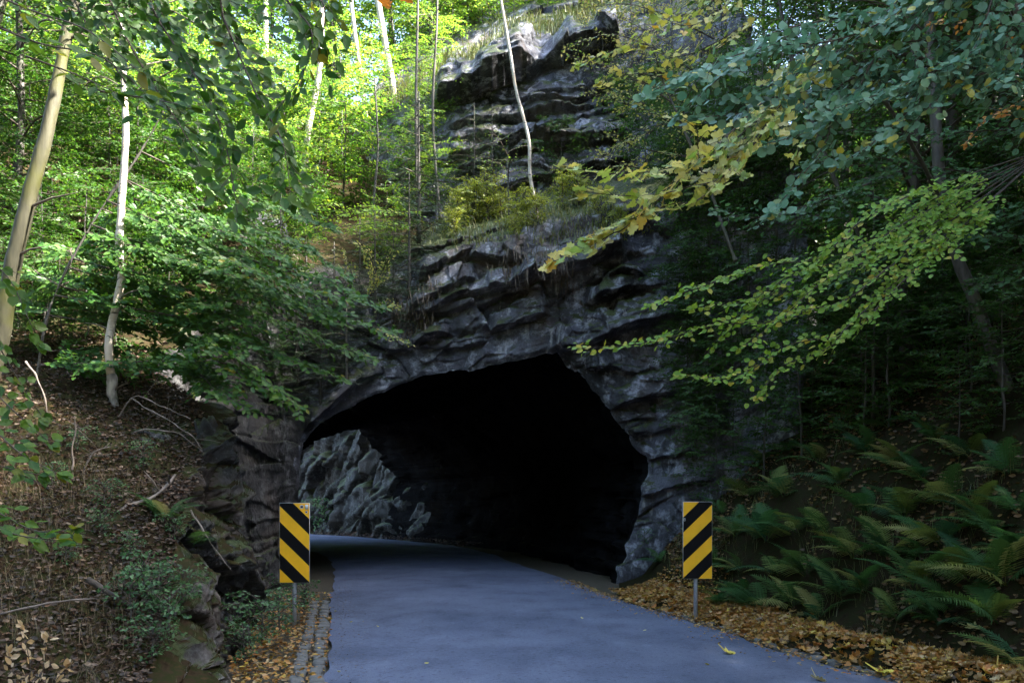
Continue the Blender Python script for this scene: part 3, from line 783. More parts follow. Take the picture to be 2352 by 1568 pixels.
LEAFMESH = {}
def leaf_variants(key, T, mat, n=4):
    if key not in LEAFMESH:
        out = []
        for i in range(n):
            V = T[0].copy(); V[:, 2] += rng.normal(0, .025, len(V)) + (i - 1.2) * .10 * (V[:, 0] - .4) ** 2 + (i % 2) * .12 * V[:, 1] ** 2
            V[:, 1] *= rng.uniform(.9, 1.1)
            out.append(mesh('leaf', V, T[1], mat))
        LEAFMESH[key] = out
    return LEAFMESH[key]
def leaf_objects(bag, parent, variants, name='leaf'):
    p, d, n, s = bag.arrays(); x, y, z = frames(d, n)
    for i in range(len(p)):
        o = bpy.data.objects.new(name, variants[i % len(variants)]); COL.objects.link(o); o.parent = parent
        o.matrix_basis = Matrix([[x[i, 0] * s[i], y[i, 0] * s[i], z[i, 0] * s[i], p[i, 0]], [x[i, 1] * s[i], y[i, 1] * s[i], z[i, 1] * s[i], p[i, 1]],
                                 [x[i, 2] * s[i], y[i, 2] * s[i], z[i, 2] * s[i], p[i, 2]], [0, 0, 0, 1]])

def PX(lst):
    return np.array([P(*p) for p in lst])

def branch_tree(name, label, cat, base, trunk, branches, T, key, mat_o, mat_s, wood='twig', trunk_mat='dark_bark', limit=300, group=None, **kw):
    """a tree given by a trunk line and a list of branch lines; its largest leaves are single parts, the rest one foliage part"""
    root = thing(name, label, cat, base, group)
    if trunk is not None:
        q = smooth_poly(trunk[0], max(12, 8 * len(trunk[0]))); n = len(q)
        part('trunk', mesh('trunk', *tube(q, np.interp(np.linspace(0, 1, n), np.linspace(0, 1, len(trunk[1])), trunk[1]), 12, .012), M[trunk_mat], True), root)
    bags = []
    for br in branches:
        o = dict(kw); pts = br
        if isinstance(br, tuple): pts, oo = br; o.update(oo)
        if trunk is not None:
            tp = smooth_poly(trunk[0], 40); k_ = int(np.argmin(np.linalg.norm(tp - (pts[0] - [0, 0, .3]), axis=1)))
            pts = np.vstack([tp[k_:k_ + 1], pts])
        bg = Bag(); w = Acc(); put_branch(bg, w, pts, **o)
        b_ = part('branch', w.mesh('branch', M[wood], True), root); bags.append((bg, b_))
    tot = sum(len(np.concatenate(b[0].s)) for b in bags)
    var = leaf_variants(key, T, mat_o)
    rest = Bag()
    allsz = np.concatenate([np.concatenate(b.s) / np.maximum(.5, np.vstack(b.p)[:, 1]) for b, _ in bags])
    thr = np.sort(allsz)[::-1][min(limit, tot) - 1] if limit else 9e9
    used = 0
    for bg, b_ in bags:
        p, d, n, s = bg.arrays(); big = s / np.maximum(.5, p[:, 1]) >= thr
        if big.any():
            x = Bag(); x.add(p[big], d[big], n[big], s[big]); leaf_objects(x, b_, var)
        if (~big).any(): rest.add(p[~big], d[~big], n[~big], s[~big])
    if rest.p:
        f = part('foliage', bag_mesh('foliage', rest, T, mat_s), root); f['kind'] = 'stuff'
    return root

# ------------------------------------------------------------------ tree prototypes (built at the origin, then copied)
def proto_tree(h, rad, cb, limbs, leaf, T, mat, lean=0.0, rtrunk=.07, barkm='dark_bark', twig=.6, leaf_sp=.07, rise=.25, top=1.0, twig_sp=.2, jit=.4):
    n = 14; zz = np.linspace(0, h, n)
    tr = np.stack([lean * zz + np.cumsum(rng.normal(0, .03 * h / n * 2, n)), np.cumsum(rng.normal(0, .03 * h / n * 2, n)), zz], 1); tr[0, :2] = 0
    tv = tube(tr, np.linspace(rtrunk, .012, n), 8, .01)
    bag, wood = Bag(), Acc()
    for i in range(limbs):
        f = cb + (1 - cb) * (i + .5) / limbs
        z = f * h; p = np.array([np.interp(z, tr[:, 2], tr[:, k]) for k in range(3)])
        a = i * 2.4 + rng.normal(0, .4); g = (f - cb) / (1 - cb)
        L = rad * (.35 + .65 * math.sin(math.pi * min(1, .22 + .78 * (1 - g)) ** .8)) * rng.uniform(.55, 1.2)
        dr = np.array([math.cos(a), math.sin(a), 0])
        e1 = p + dr * L * .5 + UP * L * rise * .6; e2 = p + dr * L + UP * L * rise * .5 + rng.normal(0, .1, 3) * L
        put_branch(bag, wood, [p, e1, e2], r0=max(.006, rtrunk * .3 * (1 - f * .7)), twig=twig, leaf=leaf, twig_sp=twig_sp, leaf_sp=leaf_sp, jit=jit, start=.15, bias=dr * .7)
    return dict(trunk=mesh('trunk', *tv, M[barkm], True), branch=wood.mesh('branches', M['twig'], True), crown=bag_mesh('crown', bag, T, mat))
def recolor(pr, mat, barkm=None):
    c = pr['crown'].copy(); c.materials.clear(); c.materials.append(mat)
    t = pr['trunk']
    if barkm: t = t.copy(); t.materials.clear(); t.materials.append(M[barkm])
    return dict(trunk=t, branch=pr['branch'], crown=c)
def place(pr, name, label, cat, loc, rz=0.0, sc=1.0, group=None, lean=(0, 0)):
    root = thing(name, label, cat, tuple(loc), group)
    root.rotation_euler = (lean[0], lean[1], rz); root.scale = (sc, sc, sc * rng.uniform(.9, 1.1))
    for k in ('trunk', 'branch', 'crown'): obj(k if k != 'branch' else 'limbs', pr[k], root)
    return root

FT = [proto_tree(9.5, 2.9, .12, 56, .15, T_DIA, M['forest'], rtrunk=.09, twig=.9, leaf_sp=.065, twig_sp=.11, jit=.5) for _ in range(3)]
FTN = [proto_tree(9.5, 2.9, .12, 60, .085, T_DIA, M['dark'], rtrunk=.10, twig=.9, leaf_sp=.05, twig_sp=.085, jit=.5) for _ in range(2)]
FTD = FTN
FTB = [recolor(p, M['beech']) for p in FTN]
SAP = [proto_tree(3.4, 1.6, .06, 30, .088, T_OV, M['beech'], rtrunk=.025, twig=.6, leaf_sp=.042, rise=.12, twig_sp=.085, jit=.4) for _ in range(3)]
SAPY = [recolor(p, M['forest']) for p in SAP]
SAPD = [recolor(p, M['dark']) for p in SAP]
TALL = [proto_tree(17, 5.0, .58, 60, .13, T_DIA, M['beech'], lean=.16, rtrunk=.17, twig=1.2, leaf_sp=.07, twig_sp=.12, jit=.5) for _ in range(2)]
SPREAD = [proto_tree(11, 5.6, .60, 54, .11, T_DIA, M['beech'], lean=.22, rtrunk=.13, twig=1.1, leaf_sp=.06, twig_sp=.10, jit=.5, rise=.08) for _ in range(2)]
YEL = [proto_tree(2.4, 1.1, .15, 18, .055, T_DIA, M['yellow'], rtrunk=.015, twig=.45, leaf_sp=.045, rise=.35, twig_sp=.10, jit=.6) for _ in range(2)]
def proto_spruce(h, rad):
    n = 8; tr = np.stack([np.zeros(n), np.zeros(n), np.linspace(0, h, n)], 1)
    bag, wood = Bag(), Acc()
    for i in range(46):
        f = .04 + .94 * i / 46; p = np.array([0, 0, f * h]); a = i * 2.4; L = rad * (1 - f) * rng.uniform(.7, 1.15) + .08
        dr = np.array([math.cos(a), math.sin(a), 0])
        pts = np.array([p, p + dr * L * .5 - UP * .02, p + dr * L - UP * L * .16])
        q = smooth_poly(pts, 8); wood.add(*tube(q, np.linspace(.008, .002, 8), 3))
        for t_ in np.arange(.1, 1, .05 / max(L, .2)):
            c = q[0] * (1 - t_) + q[-1] * t_; c[2] = np.interp(t_, np.linspace(0, 1, 8), q[:, 2])
            sg = 1 if rng.random() < .5 else -1; sl = L * .42 * (1 - t_) + .05
            sdv = np.cross(dr, UP) * sg; dd = dr * .7 + sdv * .7 + rng.normal(0, .1, 3); dd[2] -= .12
            m = max(4, int(sl / .012)); tt = rng.random(m)
            bag.add(c + dd * (tt * sl)[:, None], dd + np.cross(dd, UP) * rng.choice([-.9, .9], m)[:, None] + rng.normal(0, .25, (m, 3)), UP + rng.normal(0, .6, (m, 3)), rng.uniform(.022, .036, m) * 1.3)
    return dict(trunk=mesh('trunk', *tube(tr, np.linspace(.03, .006, n), 6), M['dark_bark'], True), branch=wood.mesh('branches', M['twig'], True), crown=bag_mesh('crown', bag, (T_NEE[0] * [1, 2.2, 1], T_NEE[1]), M['spruce']))
SPR = [proto_spruce(1.9, .75), proto_spruce(1.3, .6)]

# ------------------------------------------------------------------ forest behind and above
ORD = ['first', 'second', 'third', 'fourth', 'fifth', 'sixth', 'seventh', 'eighth', 'ninth', 'tenth', 'eleventh', 'twelfth', 'thirteenth', 'fourteenth', 'fifteenth', 'sixteenth', 'seventeenth', 'eighteenth', 'nineteenth', 'twentieth']
ORD += ['twenty-' + o for o in ORD[:9]] + ['thirtieth'] + ['thirty-' + o for o in ORD[:9]]
def rz_(): return rng.uniform(0, 6.28)
def row(protos, n, x0, x1, yf, zf, name, lab, cat, s0, s1, group, lean=.0):
    """a row of trees, numbered from the left as the eye meets them"""
    pos = []
    for i in range(n):
        X = x0 + (x1 - x0) * (i + .5) / n + rng.normal(0, .18 * abs(x1 - x0) / n); pos.append((X, yf(X) if callable(yf) else rng.uniform(*yf)))
    pos.sort(key=lambda p: p[0] / p[1])
    for i, (X, Yv) in enumerate(pos):
        pr = protos[int(rng.integers(len(protos)))]
        place(pr, name, lab % ORD[i], cat, (X, Yv, float(zf(X, Yv))), rz_(), rng.uniform(s0, s1), group, (rng.normal(0, lean), rng.normal(0, lean)))
fzt = lambda X, Y: zt(np.array([X]), np.array([Y]))[0] - .15
fzr = lambda X, Y: zr(np.array([X]), np.array([Y]))[0] - .15
def ffar(X, Y):
    yl_ = np.interp(X, [-120, -26, -11, -3, 20, 120], [60, 55, 47.5, 41, 34, 34]); return np.clip((Y - yl_) * .5, 0, 26) - .4
row(FT, 18, -44, 14, (58, 66), ffar, 'forest_tree', '%s tree from the left in the nearer row of the far wood', 'tree', 1.4, 2.0, 'far wood, nearer row')
row(FT, 18, -60, 24, (72, 84), ffar, 'forest_tree', '%s tree from the left in the farther row of the far wood', 'tree', 1.9, 2.5, 'far wood, farther row')
row(FT, 20, -25, .5, (26.5, 28.5), fzt, 'ridge_tree', '%s bright green tree from the left along the front of the ridge', 'tree', .6, .95, 'front trees along the ridge', .05)
row(FT, 18, -27, 1, (29.5, 32), fzt, 'ridge_tree', '%s bright green tree from the left along the back of the ridge', 'tree', .9, 1.2, 'back trees along the ridge', .05)
row(FT + FTB, 10, 1, 12, (25, 30), lambda X, Y: 14.6, 'cliff_top_tree', '%s tree from the left on the cliff top behind the yellow leaves', 'tree', .7, 1.0, 'trees on the cliff top', .05)
row(SAPY, 22, -17, -3.6, (22.5, 25.6), fzt, 'ridge_sapling', '%s sapling from the left in the row just below the ridge', 'sapling', .75, 1.15, 'saplings below the ridge')
row(SAPY + SAP, 20, -15, -3.8, (19.5, 22), fzt, 'slope_sapling', '%s sapling from the left halfway up the left slope', 'sapling', .7, 1.15, 'saplings halfway up the left slope')
row(SAP, 16, -13, -4.2, (16.8, 19), fzt, 'hillside_sapling', '%s sapling from the left low on the slope behind the birch', 'sapling', .65, 1.1, 'saplings low on the left slope')
row(SAP, 8, -10, -5.6, (13.6, 15.6), fzt, 'bank_sapling', '%s sapling from the left on the bank top behind the birch', 'sapling', .45, .8, 'saplings on the bank top')
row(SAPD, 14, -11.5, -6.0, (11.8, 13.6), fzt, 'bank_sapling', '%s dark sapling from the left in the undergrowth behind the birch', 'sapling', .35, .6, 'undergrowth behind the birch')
row(FTB, 8, -22, -9, (13, 24), fzt, 'slope_tree', '%s tall tree from the left on the slope behind the pale birch', 'tree', .9, 1.3, 'tall trees on the left slope')
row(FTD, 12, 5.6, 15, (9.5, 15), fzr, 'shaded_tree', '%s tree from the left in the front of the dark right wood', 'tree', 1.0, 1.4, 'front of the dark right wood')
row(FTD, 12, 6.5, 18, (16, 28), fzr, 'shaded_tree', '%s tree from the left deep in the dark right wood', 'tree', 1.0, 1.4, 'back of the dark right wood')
row(FTD, 8, 9.0, 18, (-1, 4), fzr, 'added_canopy_tree', '%s tree from the left in the row added right of the viewer', 'tree', 1.2, 1.6, 'row right of the viewer')  # this row and the next: added out of view to darken the slope
row(FTD, 8, 9.5, 18, (5, 9), fzr, 'added_canopy_tree', '%s tree from the left in the row added high beyond the right edge', 'tree', 1.2, 1.6, 'row beyond the right edge')
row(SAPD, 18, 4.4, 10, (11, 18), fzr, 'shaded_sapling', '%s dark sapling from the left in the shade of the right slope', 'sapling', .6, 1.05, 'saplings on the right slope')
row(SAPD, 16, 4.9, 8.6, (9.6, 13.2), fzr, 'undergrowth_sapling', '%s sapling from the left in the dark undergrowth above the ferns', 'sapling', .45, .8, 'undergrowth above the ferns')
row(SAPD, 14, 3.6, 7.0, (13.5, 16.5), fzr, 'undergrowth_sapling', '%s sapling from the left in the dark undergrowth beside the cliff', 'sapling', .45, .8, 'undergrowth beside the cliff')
# trees added out of view: their crowns block sky light around road and tunnel
for (X, Yv, z, s, rz, pr, lb) in ((-9.6, 14.0, 4.0, 1.0, 0.0, TALL[0], 'tall tree added beyond the left edge, crown shading the road'), (-11.5, 17.5, 6.5, 1.0, .2, TALL[1], 'second tall tree added beyond the left edge, further up the slope'), (9.6, 14.5, 6.0, 1.0, 3.3, TALL[1], 'tall tree added beyond the right edge, crown shading the road'),
                              (11.2, 18.0, 8.0, 1.0, 3.0, TALL[0], 'second tall tree added beyond the right edge, further up the slope'), 
                              (8.6, 6.5, 4.6, 1.45, 1.0, FTD[0], 'dark tall tree added to hang its crown over the right edge'), (12, -3, 3.5, 1.5, 2.0, FTD[1], 'tall tree added behind the viewer on the right'), (-8.8, 5.0, 1.2, 1.3, .5, FTB[0], 'tall tree added left of the viewer, outside the frame'),
                              (-8.8, 0.5, 0, 1.05, .1, TALL[1], 'tall tree added behind the viewer on the left'), (8.6, 0, 3.0, 1.05, 3.2, TALL[0], 'tall leaning tree added behind the viewer on the right'), (-8, -5, 0, 1.1, -.1, TALL[0], 'second tall tree added behind the viewer on the left'), (8, -5, 2.5, 1.1, 3.0, TALL[1], 'second tall leaning tree added behind the viewer on the right'), (0, -11, 0, 1.1, 1.7, TALL[0], 'tall tree added to close the road behind the viewer'), (9, -11, 1, 1.3, 1.1, FTB[0], 'tall tree added far behind the viewer on the right'), (-8, -13, 0, 1.3, 3.0, FTB[1], 'tall tree added far behind the viewer on the left'),
                              (-4, -24, 0, 1.1, .3, FTB[0], 'left tree of three added to close the road far behind the viewer'), (0, -26, 0, 1.1, 1.3, FTB[1], 'middle tree of three added to close the road far behind the viewer'), (4.5, -24, 0, 1.1, 2.3, FTB[0], 'right tree of three added to close the road far behind the viewer'),
                              (-5, 47, 2, 1.2, .4, FTB[0], 'tree added over the cutting beyond the tunnel, on the right'), (-11, 51, 1.5, 1.3, 1.4, FTB[1], 'tree added over the cutting beyond the tunnel, in the middle'), (-17, 33, 15, 1.0, 2.4, FTB[0], 'tree added over the cutting beyond the tunnel, on the left'), (-18, 37.5, 0, .9, 0.1, TALL[0], 'tall tree added left of the road beyond the tunnel'), (-2.5, 43.5, 3, .9, 3.3, TALL[1], 'tall tree added right of the road beyond the tunnel')):
    place(pr, 'added_canopy_tree', lb, 'tree', (X, Yv, z), rz, s, 'trees added to block light')
for (X, Yv, z, rz, lb) in ((-8.6, 11.6, 3.0, 0.0, 'spreading tree added beyond the left edge, low boughs shading the road'), (-9.0, 14.6, 4.4, .15, 'second spreading tree added beyond the left edge, nearer the tunnel'), (8.5, 11.2, 3.6, 3.1, 'spreading tree added beyond the right edge, low boughs shading the road'), (9.0, 14.4, 4.6, 3.0, 'second spreading tree added beyond the right edge, nearer the tunnel')):  # added so their low crowns cut sky light before the tunnel
    place(SPREAD[int(abs(X * 10)) % 2], 'added_spreading_tree', lb, 'tree', (X, Yv, z), rz, 1.0, 'spreading trees added to shade the road')

# ------------------------------------------------------------------ single trunks one can pick out
def trunk_tree(name, label, cat, pts, rpx, mat, crown=None, base_mat=None, marks=False, stubs=()):
    """pts: (u, v, Y) from the base upward; rpx radius in px"""
    W = PX(pts); root = thing(name, label, cat, tuple(W[0]))
    q = smooth_poly(W, max(24, 9 * len(W))); n = len(q)
    rad = np.interp(np.linspace(0, 1, n), np.linspace(0, 1, len(rpx)), rpx) / FPX * W[:, 1].mean()
    rad[:2] *= 1.25
    if base_mat:
        k = max(3, int(n * .16))
        part('trunk', mesh('trunk', *tube(q[k - 1:], rad[k - 1:], 14, .006), M[mat], True), root)
        part('trunk_base', mesh('trunk_base', *tube(q[:k], rad[:k] * 1.06, 14, .02), M[base_mat], True), root)
    else:
        part('trunk', mesh('trunk', *tube(q, rad, 12, .006), M[mat], True), root)
    if marks:
        for t_ in marks:
            k = int(t_ * (n - 1)); dirn = np.array([rng.uniform(-.9, .9), -1, 0]); dirn /= np.linalg.norm(dirn)
            c = q[k] + dirn * rad[k] * .80; s_ = rad[k]
            w = Acc(); w.add(*tube(np.array([c - [s_ * .62, 0, s_ * .25], c + [0, -.25 * s_ * 0, s_ * .12], c + [s_ * .62, 0, -s_ * .25]]), [s_ * .1, s_ * .3, s_ * .1], 5))
            part('branch_scar', w.mesh('branch_scar', M['pole_b']), root)
    for (k_, a, ln) in stubs:
        i = int(k_ * (n - 1)); e = q[i] + np.array([math.cos(a), -.3, math.sin(a)]) * ln
        part('branch_stub', mesh('branch_stub', *tube(np.array([q[i], (q[i] + e) / 2 + [0, 0, .02], e]), [.012, .009, .003], 5), M['twig_pale'], True), root)
    if crown:
        bag, wood = Bag(), Acc()
        ct, cr, cn, leaf, tm, mt = crown
        for i in range(cn):
            f = ct + (1 - ct) * (i + .5) / cn; k = int(f * (n - 1)); a = i * 2.4
            L = cr * rng.uniform(.5, 1.1); dr = np.array([math.cos(a), math.sin(a), 0])
            put_branch(bag, wood, [q[k], q[k] + dr * L * .5 + UP * .25 * L, q[k] + dr * L + UP * .2 * L], r0=.012, twig=.5, leaf=leaf, twig_sp=.16, leaf_sp=.07, jit=.45)
        part('limbs', wood.mesh('limbs', M['twig'], True), root)['kind'] = 'stuff'
        c = part('crown', bag_mesh('crown', bag, tm, M[mt]), root)
    return root

trunk_tree('birch_tree', 'pale birch with slender crooked trunk standing on the left bank', 'birch',
           [(260, 1015, 11), (264, 945, 11), (257, 885, 11), (250, 805, 11), (255, 750, 11), (272, 682, 11), (279, 625, 11), (274, 560, 11), (278, 485, 11), (284, 400, 11), (289, 300, 11), (285, 205, 11), (281, 90, 11), (276, -60, 11), (280, -400, 11), (275, -800, 11)],
           [11, 9.6, 9.0, 8.6, 8.2, 7.8, 7, 6, 4], 'birch', (.72, 2.2, 22, .06, T_DIA, 'forest'), 'birch_base', (.07, .13, .17, .24, .3, .335, .38, .42, .47, .52, .57), ((.12, .4, .25), (.26, 2.9, .3), (.33, .3, .35)))
trunk_tree('beech_tree', 'smooth barked young beech leaning across the left edge', 'beech',
           [(-70, 1090, 7), (-40, 930, 7), (0, 775, 7), (17, 680, 7), (40, 562, 7), (76, 420, 7), (112, 285, 7), (143, 130, 7), (172, -20, 7), (215, -260, 7), (240, -600, 7)],
           [22, 21, 18.5, 16.5, 14, 11.5, 6], 'beech_bark', (.72, 2.0, 16, .09, T_OV, 'beech'), None, False, ((.38, .2, .3), (.46, .15, .5)))
trunk_tree('slender_birch', 'thin white birch stem rising from the rock ledge above the tunnel', 'birch',
           [(1228, 520, 18.6), (1233, 492, 18.6), (1226, 450, 18.6), (1217, 400, 18.6), (1216, 335, 18.6), (1205, 280, 18.6), (1186, 210, 18.6), (1173, 130, 18.6), (1161, 60, 18.6), (1147, -25, 18.6), (1130, -160, 18.6), (1120, -330, 18.6)],
           [4.8, 4.2, 3.8, 3.5, 3.2, 2.4], 'birch', (.8, 1.3, 12, .05, T_DIA, 'yellow'), None, (.2, .35, .5, .62))
trunk_tree('birch_tree', 'white birch trunk leaning right on the left slope, behind green branches', 'birch',
           [(692, 500, 21), (698, 400, 21), (708, 300, 21), (722, 230, 21), (735, 150, 21), (739, 40, 21), (742, -120, 21), (745, -300, 21)], [7.5, 7, 6, 5], 'birch', (.75, 1.8, 14, .06, T_DIA, 'forest'), None, (.1, .2, .3, .42))
trunk_tree('birch_tree', 'bright white birch trunk leaning left on the ridge, thickest of the far birches', 'birch',
           [(918, 300, 24), (906, 220, 24), (890, 130, 24), (872, 25, 24), (855, -110, 24), (845, -250, 24)], [8, 7.5, 6.5, 5], 'birch', (.75, 1.8, 14, .06, T_DIA, 'forest'), None, (.15, .3, .45))
trunk_tree('birch_tree', 'thin white birch between the two larger far birches', 'birch',
           [(842, 285, 24.5), (832, 200, 24.5), (818, 100, 24.5), (806, 0, 24.5), (796, -140, 24.5)], [5.5, 5, 4], 'birch', (.75, 1.5, 10, .06, T_DIA, 'forest'), None, (.2, .4))
trunk_tree('birch_tree', 'pale birch trunk half hidden by leaves, leftmost of the far birches', 'birch',
           [(612, 330, 25), (612, 200, 25), (610, 60, 25), (612, -120, 25)], [7, 6, 5], 'birch', (.75, 1.6, 10, .06, T_DIA, 'forest'), None, (.2, .4))
for pts, r_, lb in (([(962, 540, 20.5), (957, 400, 20.5), (956, 200, 20.5), (960, 0, 20.5), (962, -200, 20.5)], [4, 3.2, 2.4], 'thin dark spruce stem right of the bright far birch'),
                    ([(1012, 505, 20.8), (1000, 380, 20.8), (994, 240, 20.8), (1003, 60, 20.8), (1006, -120, 20.8)], [3.8, 3, 2.2], 'thin grey stem between the spruce stem and the cliff'),
                    ([(755, 260, 30), (757, 150, 30), (760, 0, 30), (762, -150, 30)], [9, 8, 7], 'dark trunk on the ridge right of the leaning white birch'),
                    ([(1170, 530, 18.7), (1168, 440, 18.7), (1165, 340, 18.7)], [2.2, 1.8, 1.2], 'thin dead stem on the ledge left of the slender birch'),
                    ([(853, 520, 19.5), (862, 420, 19.5), (868, 330, 19.5), (860, 180, 19.5)], [3.2, 2.6, 1.8], 'thin crooked grey stem below the bright far birch')):
    trunk_tree('slim_tree', lb, 'tree', pts, r_, 'dark_bark', (.55, .8, 10, .05, T_DIA, 'forest'))
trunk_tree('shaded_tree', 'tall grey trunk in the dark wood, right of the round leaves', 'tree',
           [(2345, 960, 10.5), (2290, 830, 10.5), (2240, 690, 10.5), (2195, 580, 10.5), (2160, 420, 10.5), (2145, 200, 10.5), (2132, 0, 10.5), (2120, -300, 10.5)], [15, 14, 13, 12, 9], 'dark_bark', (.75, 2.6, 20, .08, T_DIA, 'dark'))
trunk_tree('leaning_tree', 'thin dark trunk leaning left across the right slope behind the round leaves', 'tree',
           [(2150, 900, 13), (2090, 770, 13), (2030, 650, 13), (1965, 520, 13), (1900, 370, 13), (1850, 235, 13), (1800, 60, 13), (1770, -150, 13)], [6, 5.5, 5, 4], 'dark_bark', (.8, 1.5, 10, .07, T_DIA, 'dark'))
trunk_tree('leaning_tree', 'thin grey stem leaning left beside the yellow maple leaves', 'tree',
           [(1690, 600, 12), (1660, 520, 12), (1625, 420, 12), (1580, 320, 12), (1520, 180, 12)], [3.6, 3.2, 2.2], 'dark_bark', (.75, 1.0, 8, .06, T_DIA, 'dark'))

# ------------------------------------------------------------------ branches that fill the frame
def lines(lst): return [PX(l) for l in lst]
# overhanging beech, dark and close, top left
branch_tree('overhanging_beech', 'overhanging beech boughs with large dark leaves, top left of the picture', 'beech', (-1.6, 5.0, 0),
    (np.array([(-4.6, 4.4, .3), (-4.4, 4.5, 2.5), (-3.9, 4.6, 5.0), (-2.8, 4.8, 6.6), (-1.6, 5.0, 7.4)]), [.10, .09, .07, .04]),
    lines([[(260, -160, 5.6), (360, 40, 5.4), (470, 210, 5.2), (520, 340, 5.1), (545, 490, 5.0)],
           [(420, -140, 5.3), (520, 60, 5.2), (590, 220, 5.0), (650, 330, 5.0), (668, 460, 4.9)],
           [(560, -160, 4.8), (650, -10, 4.7), (715, 70, 4.6), (700, 160, 4.6), (640, 250, 4.6)],
           [(640, -160, 4.9), (700, -60, 4.8), (745, 20, 4.7), (735, 110, 4.7)],
           [(200, -160, 6.0), (260, 20, 5.8), (330, 160, 5.7), (420, 300, 5.5), (480, 420, 5.4)],
           [(330, -160, 6.2), (430, 0, 6.0), (520, 120, 5.9), (600, 180, 5.8)],
           [(100, -150, 6.4), (180, 20, 6.2), (240, 120, 6.0), (330, 230, 5.9), (440, 250, 5.8)]]),
    T_OV, 'beech_big', M['beech_o'], M['beech'], limit=300, dens=2.6, twig=.46, leaf=.096, twig_sp=.085, leaf_sp=.05, droop=.3, r0=.010, r1=.0022, jit=.45, bias=(0, -.9, 0))
branch_tree('beech_bough', 'bright green beech leaves in front of the leaning trunk, top left corner', 'beech', (-3.4, 3.6, 3.0), None,
    lines([[(-120, -60, 4.2), (60, 20, 4.1), (200, 70, 4.0), (320, 165, 3.9)], [(-60, 40, 4.2), (90, 100, 4.2), (230, 130, 4.1), (335, 215, 4.0)], [(60, 130, 4.4), (170, 170, 4.4), (270, 215, 4.3)], [(230, 210, 4.4), (330, 225, 4.4), (440, 245, 4.3)]]),
    T_OV, 'beech_big', M['beech_o'], M['beech'], limit=200, dens=1.2, twig=.22, leaf=.10, twig_sp=.12, leaf_sp=.07, droop=.2, r0=.006, r1=.002, gap=.25)
# close leaves at the left edge
branch_tree('lime_shoot', 'hanging heart-shaped green leaves beside the leaning trunk at left edge', 'shrub', (-4.2, 6.0, 1.2), None,
    lines([[(-60, 560, 6.2), (20, 640, 6.1), (60, 720, 6.0), (90, 790, 6.0)], [(-60, 700, 6.0), (0, 800, 6.0), (60, 900, 6.0), (100, 960, 6.0)], [(-60, 820, 5.2), (-10, 900, 5.1), (50, 960, 5.0), (120, 1020, 5.0)]]),
    T_HAZ, 'hazel_dark', M['beech_o'], M['beech'], limit=120, dens=1.5, twig=.2, leaf=.085, twig_sp=.10, leaf_sp=.07, droop=.4, r0=.006, r1=.002)
branch_tree('beech_shoot', 'spray of bluish green leaves pushing in at the left edge above the dry grass', 'shrub', (-2.9, 4.2, 1.1), None,
    lines([[(-80, 1130, 4.6), (20, 1190, 4.5), (90, 1220, 4.4), (165, 1215, 4.3)], [(-80, 930, 4.8), (0, 1000, 4.7), (60, 1050, 4.6), (130, 1085, 4.6)], [(-60, 1180, 4.4), (30, 1225, 4.3), (130, 1240, 4.3)], [(-80, 1040, 4.8), (0, 1070, 4.7), (90, 1090, 4.7)]]),
    T_OV, 'beech_big', M['beech_o'], M['beech'], limit=140, dens=1.4, twig=.2, leaf=.09, twig_sp=.075, leaf_sp=.06, droop=.2, r0=.005, r1=.002)
# layered beech branches in front of the cliff, mid left
MID = [[(330, 520, 11), (450, 560, 10.7), (560, 610, 10.4), (700, 665, 10.2), (870, 705, 10)], [(420, 600, 10.8), (540, 660, 10.5), (650, 700, 10.3), (780, 720, 10.2)],
       [(300, 560, 10.4), (390, 600, 10.3), (480, 620, 10.2), (560, 640, 10.1)], [(170, 570, 10.5), (260, 610, 10.3), (370, 640, 10.2)], [(300, 650, 10.2), (390, 690, 10.1), (490, 705, 10)],
       [(120, 690, 10.3), (220, 720, 10.2), (330, 750, 10.1)], [(400, 770, 10.3), (500, 800, 10.2), (580, 850, 10.1), (690, 935, 10)], [(440, 700, 10.5), (540, 740, 10.4), (640, 770, 10.3)],
       [(480, 830, 10.2), (560, 870, 10.1), (650, 925, 10)], [(470, 740, 10.6), (580, 790, 10.5), (690, 830, 10.4), (780, 870, 10.3)], [(520, 690, 10.8), (640, 740, 10.7), (760, 790, 10.6), (850, 820, 10.5)], [(420, 850, 10.3), (500, 900, 10.2), (580, 940, 10.1)], [(600, 660, 11.2), (720, 700, 11), (820, 740, 10.9), (900, 760, 10.8)], [(380, 480, 11.2), (480, 520, 11), (580, 560, 10.8), (660, 600, 10.6)], [(200, 640, 10.2), (290, 660, 10.1), (380, 700, 10)], [(560, 640, 10.3), (660, 690, 10.2), (760, 740, 10.1)], [(80, 620, 10.4), (180, 650, 10.3), (250, 690, 10.2)], [(360, 720, 10.3), (450, 750, 10.2), (540, 790, 10.1)], [(300, 800, 10.4), (400, 820, 10.3), (470, 850, 10.2)], [(480, 500, 11.4), (600, 530, 11.2), (720, 580, 11), (800, 640, 10.9)], [(520, 440, 12), (640, 480, 11.8), (760, 520, 11.6)], [(560, 590, 11), (650, 620, 10.9), (740, 640, 10.8), (830, 680, 10.7)]]
branch_tree('understorey_beech', 'layered beech branches with fresh green leaves reaching over the left of the tunnel', 'beech', (-6.3, 11.2, 2.6),
    (np.array([(-6.3, 11.2, 2.5), (-6.1, 11.2, 4.0), (-5.6, 11.3, 5.2), (-5.0, 11.4, 6.2), (-4.6, 11.4, 6.9)]), [.02, .016, .013, .01]), [PX([(a, b_, y_ + 1.9 * (1 - float(ss(380, 500, a)))) for a, b_, y_ in l]) for l in MID],
    T_OV, 'beech_mid', M['beech_o'], M['beech'], limit=300, dens=2.2, twig=.6, leaf=.098, twig_sp=.085, leaf_sp=.042, droop=.12, r0=.012, r1=.0025, jit=.35, bias=(.1, -.95, 0))
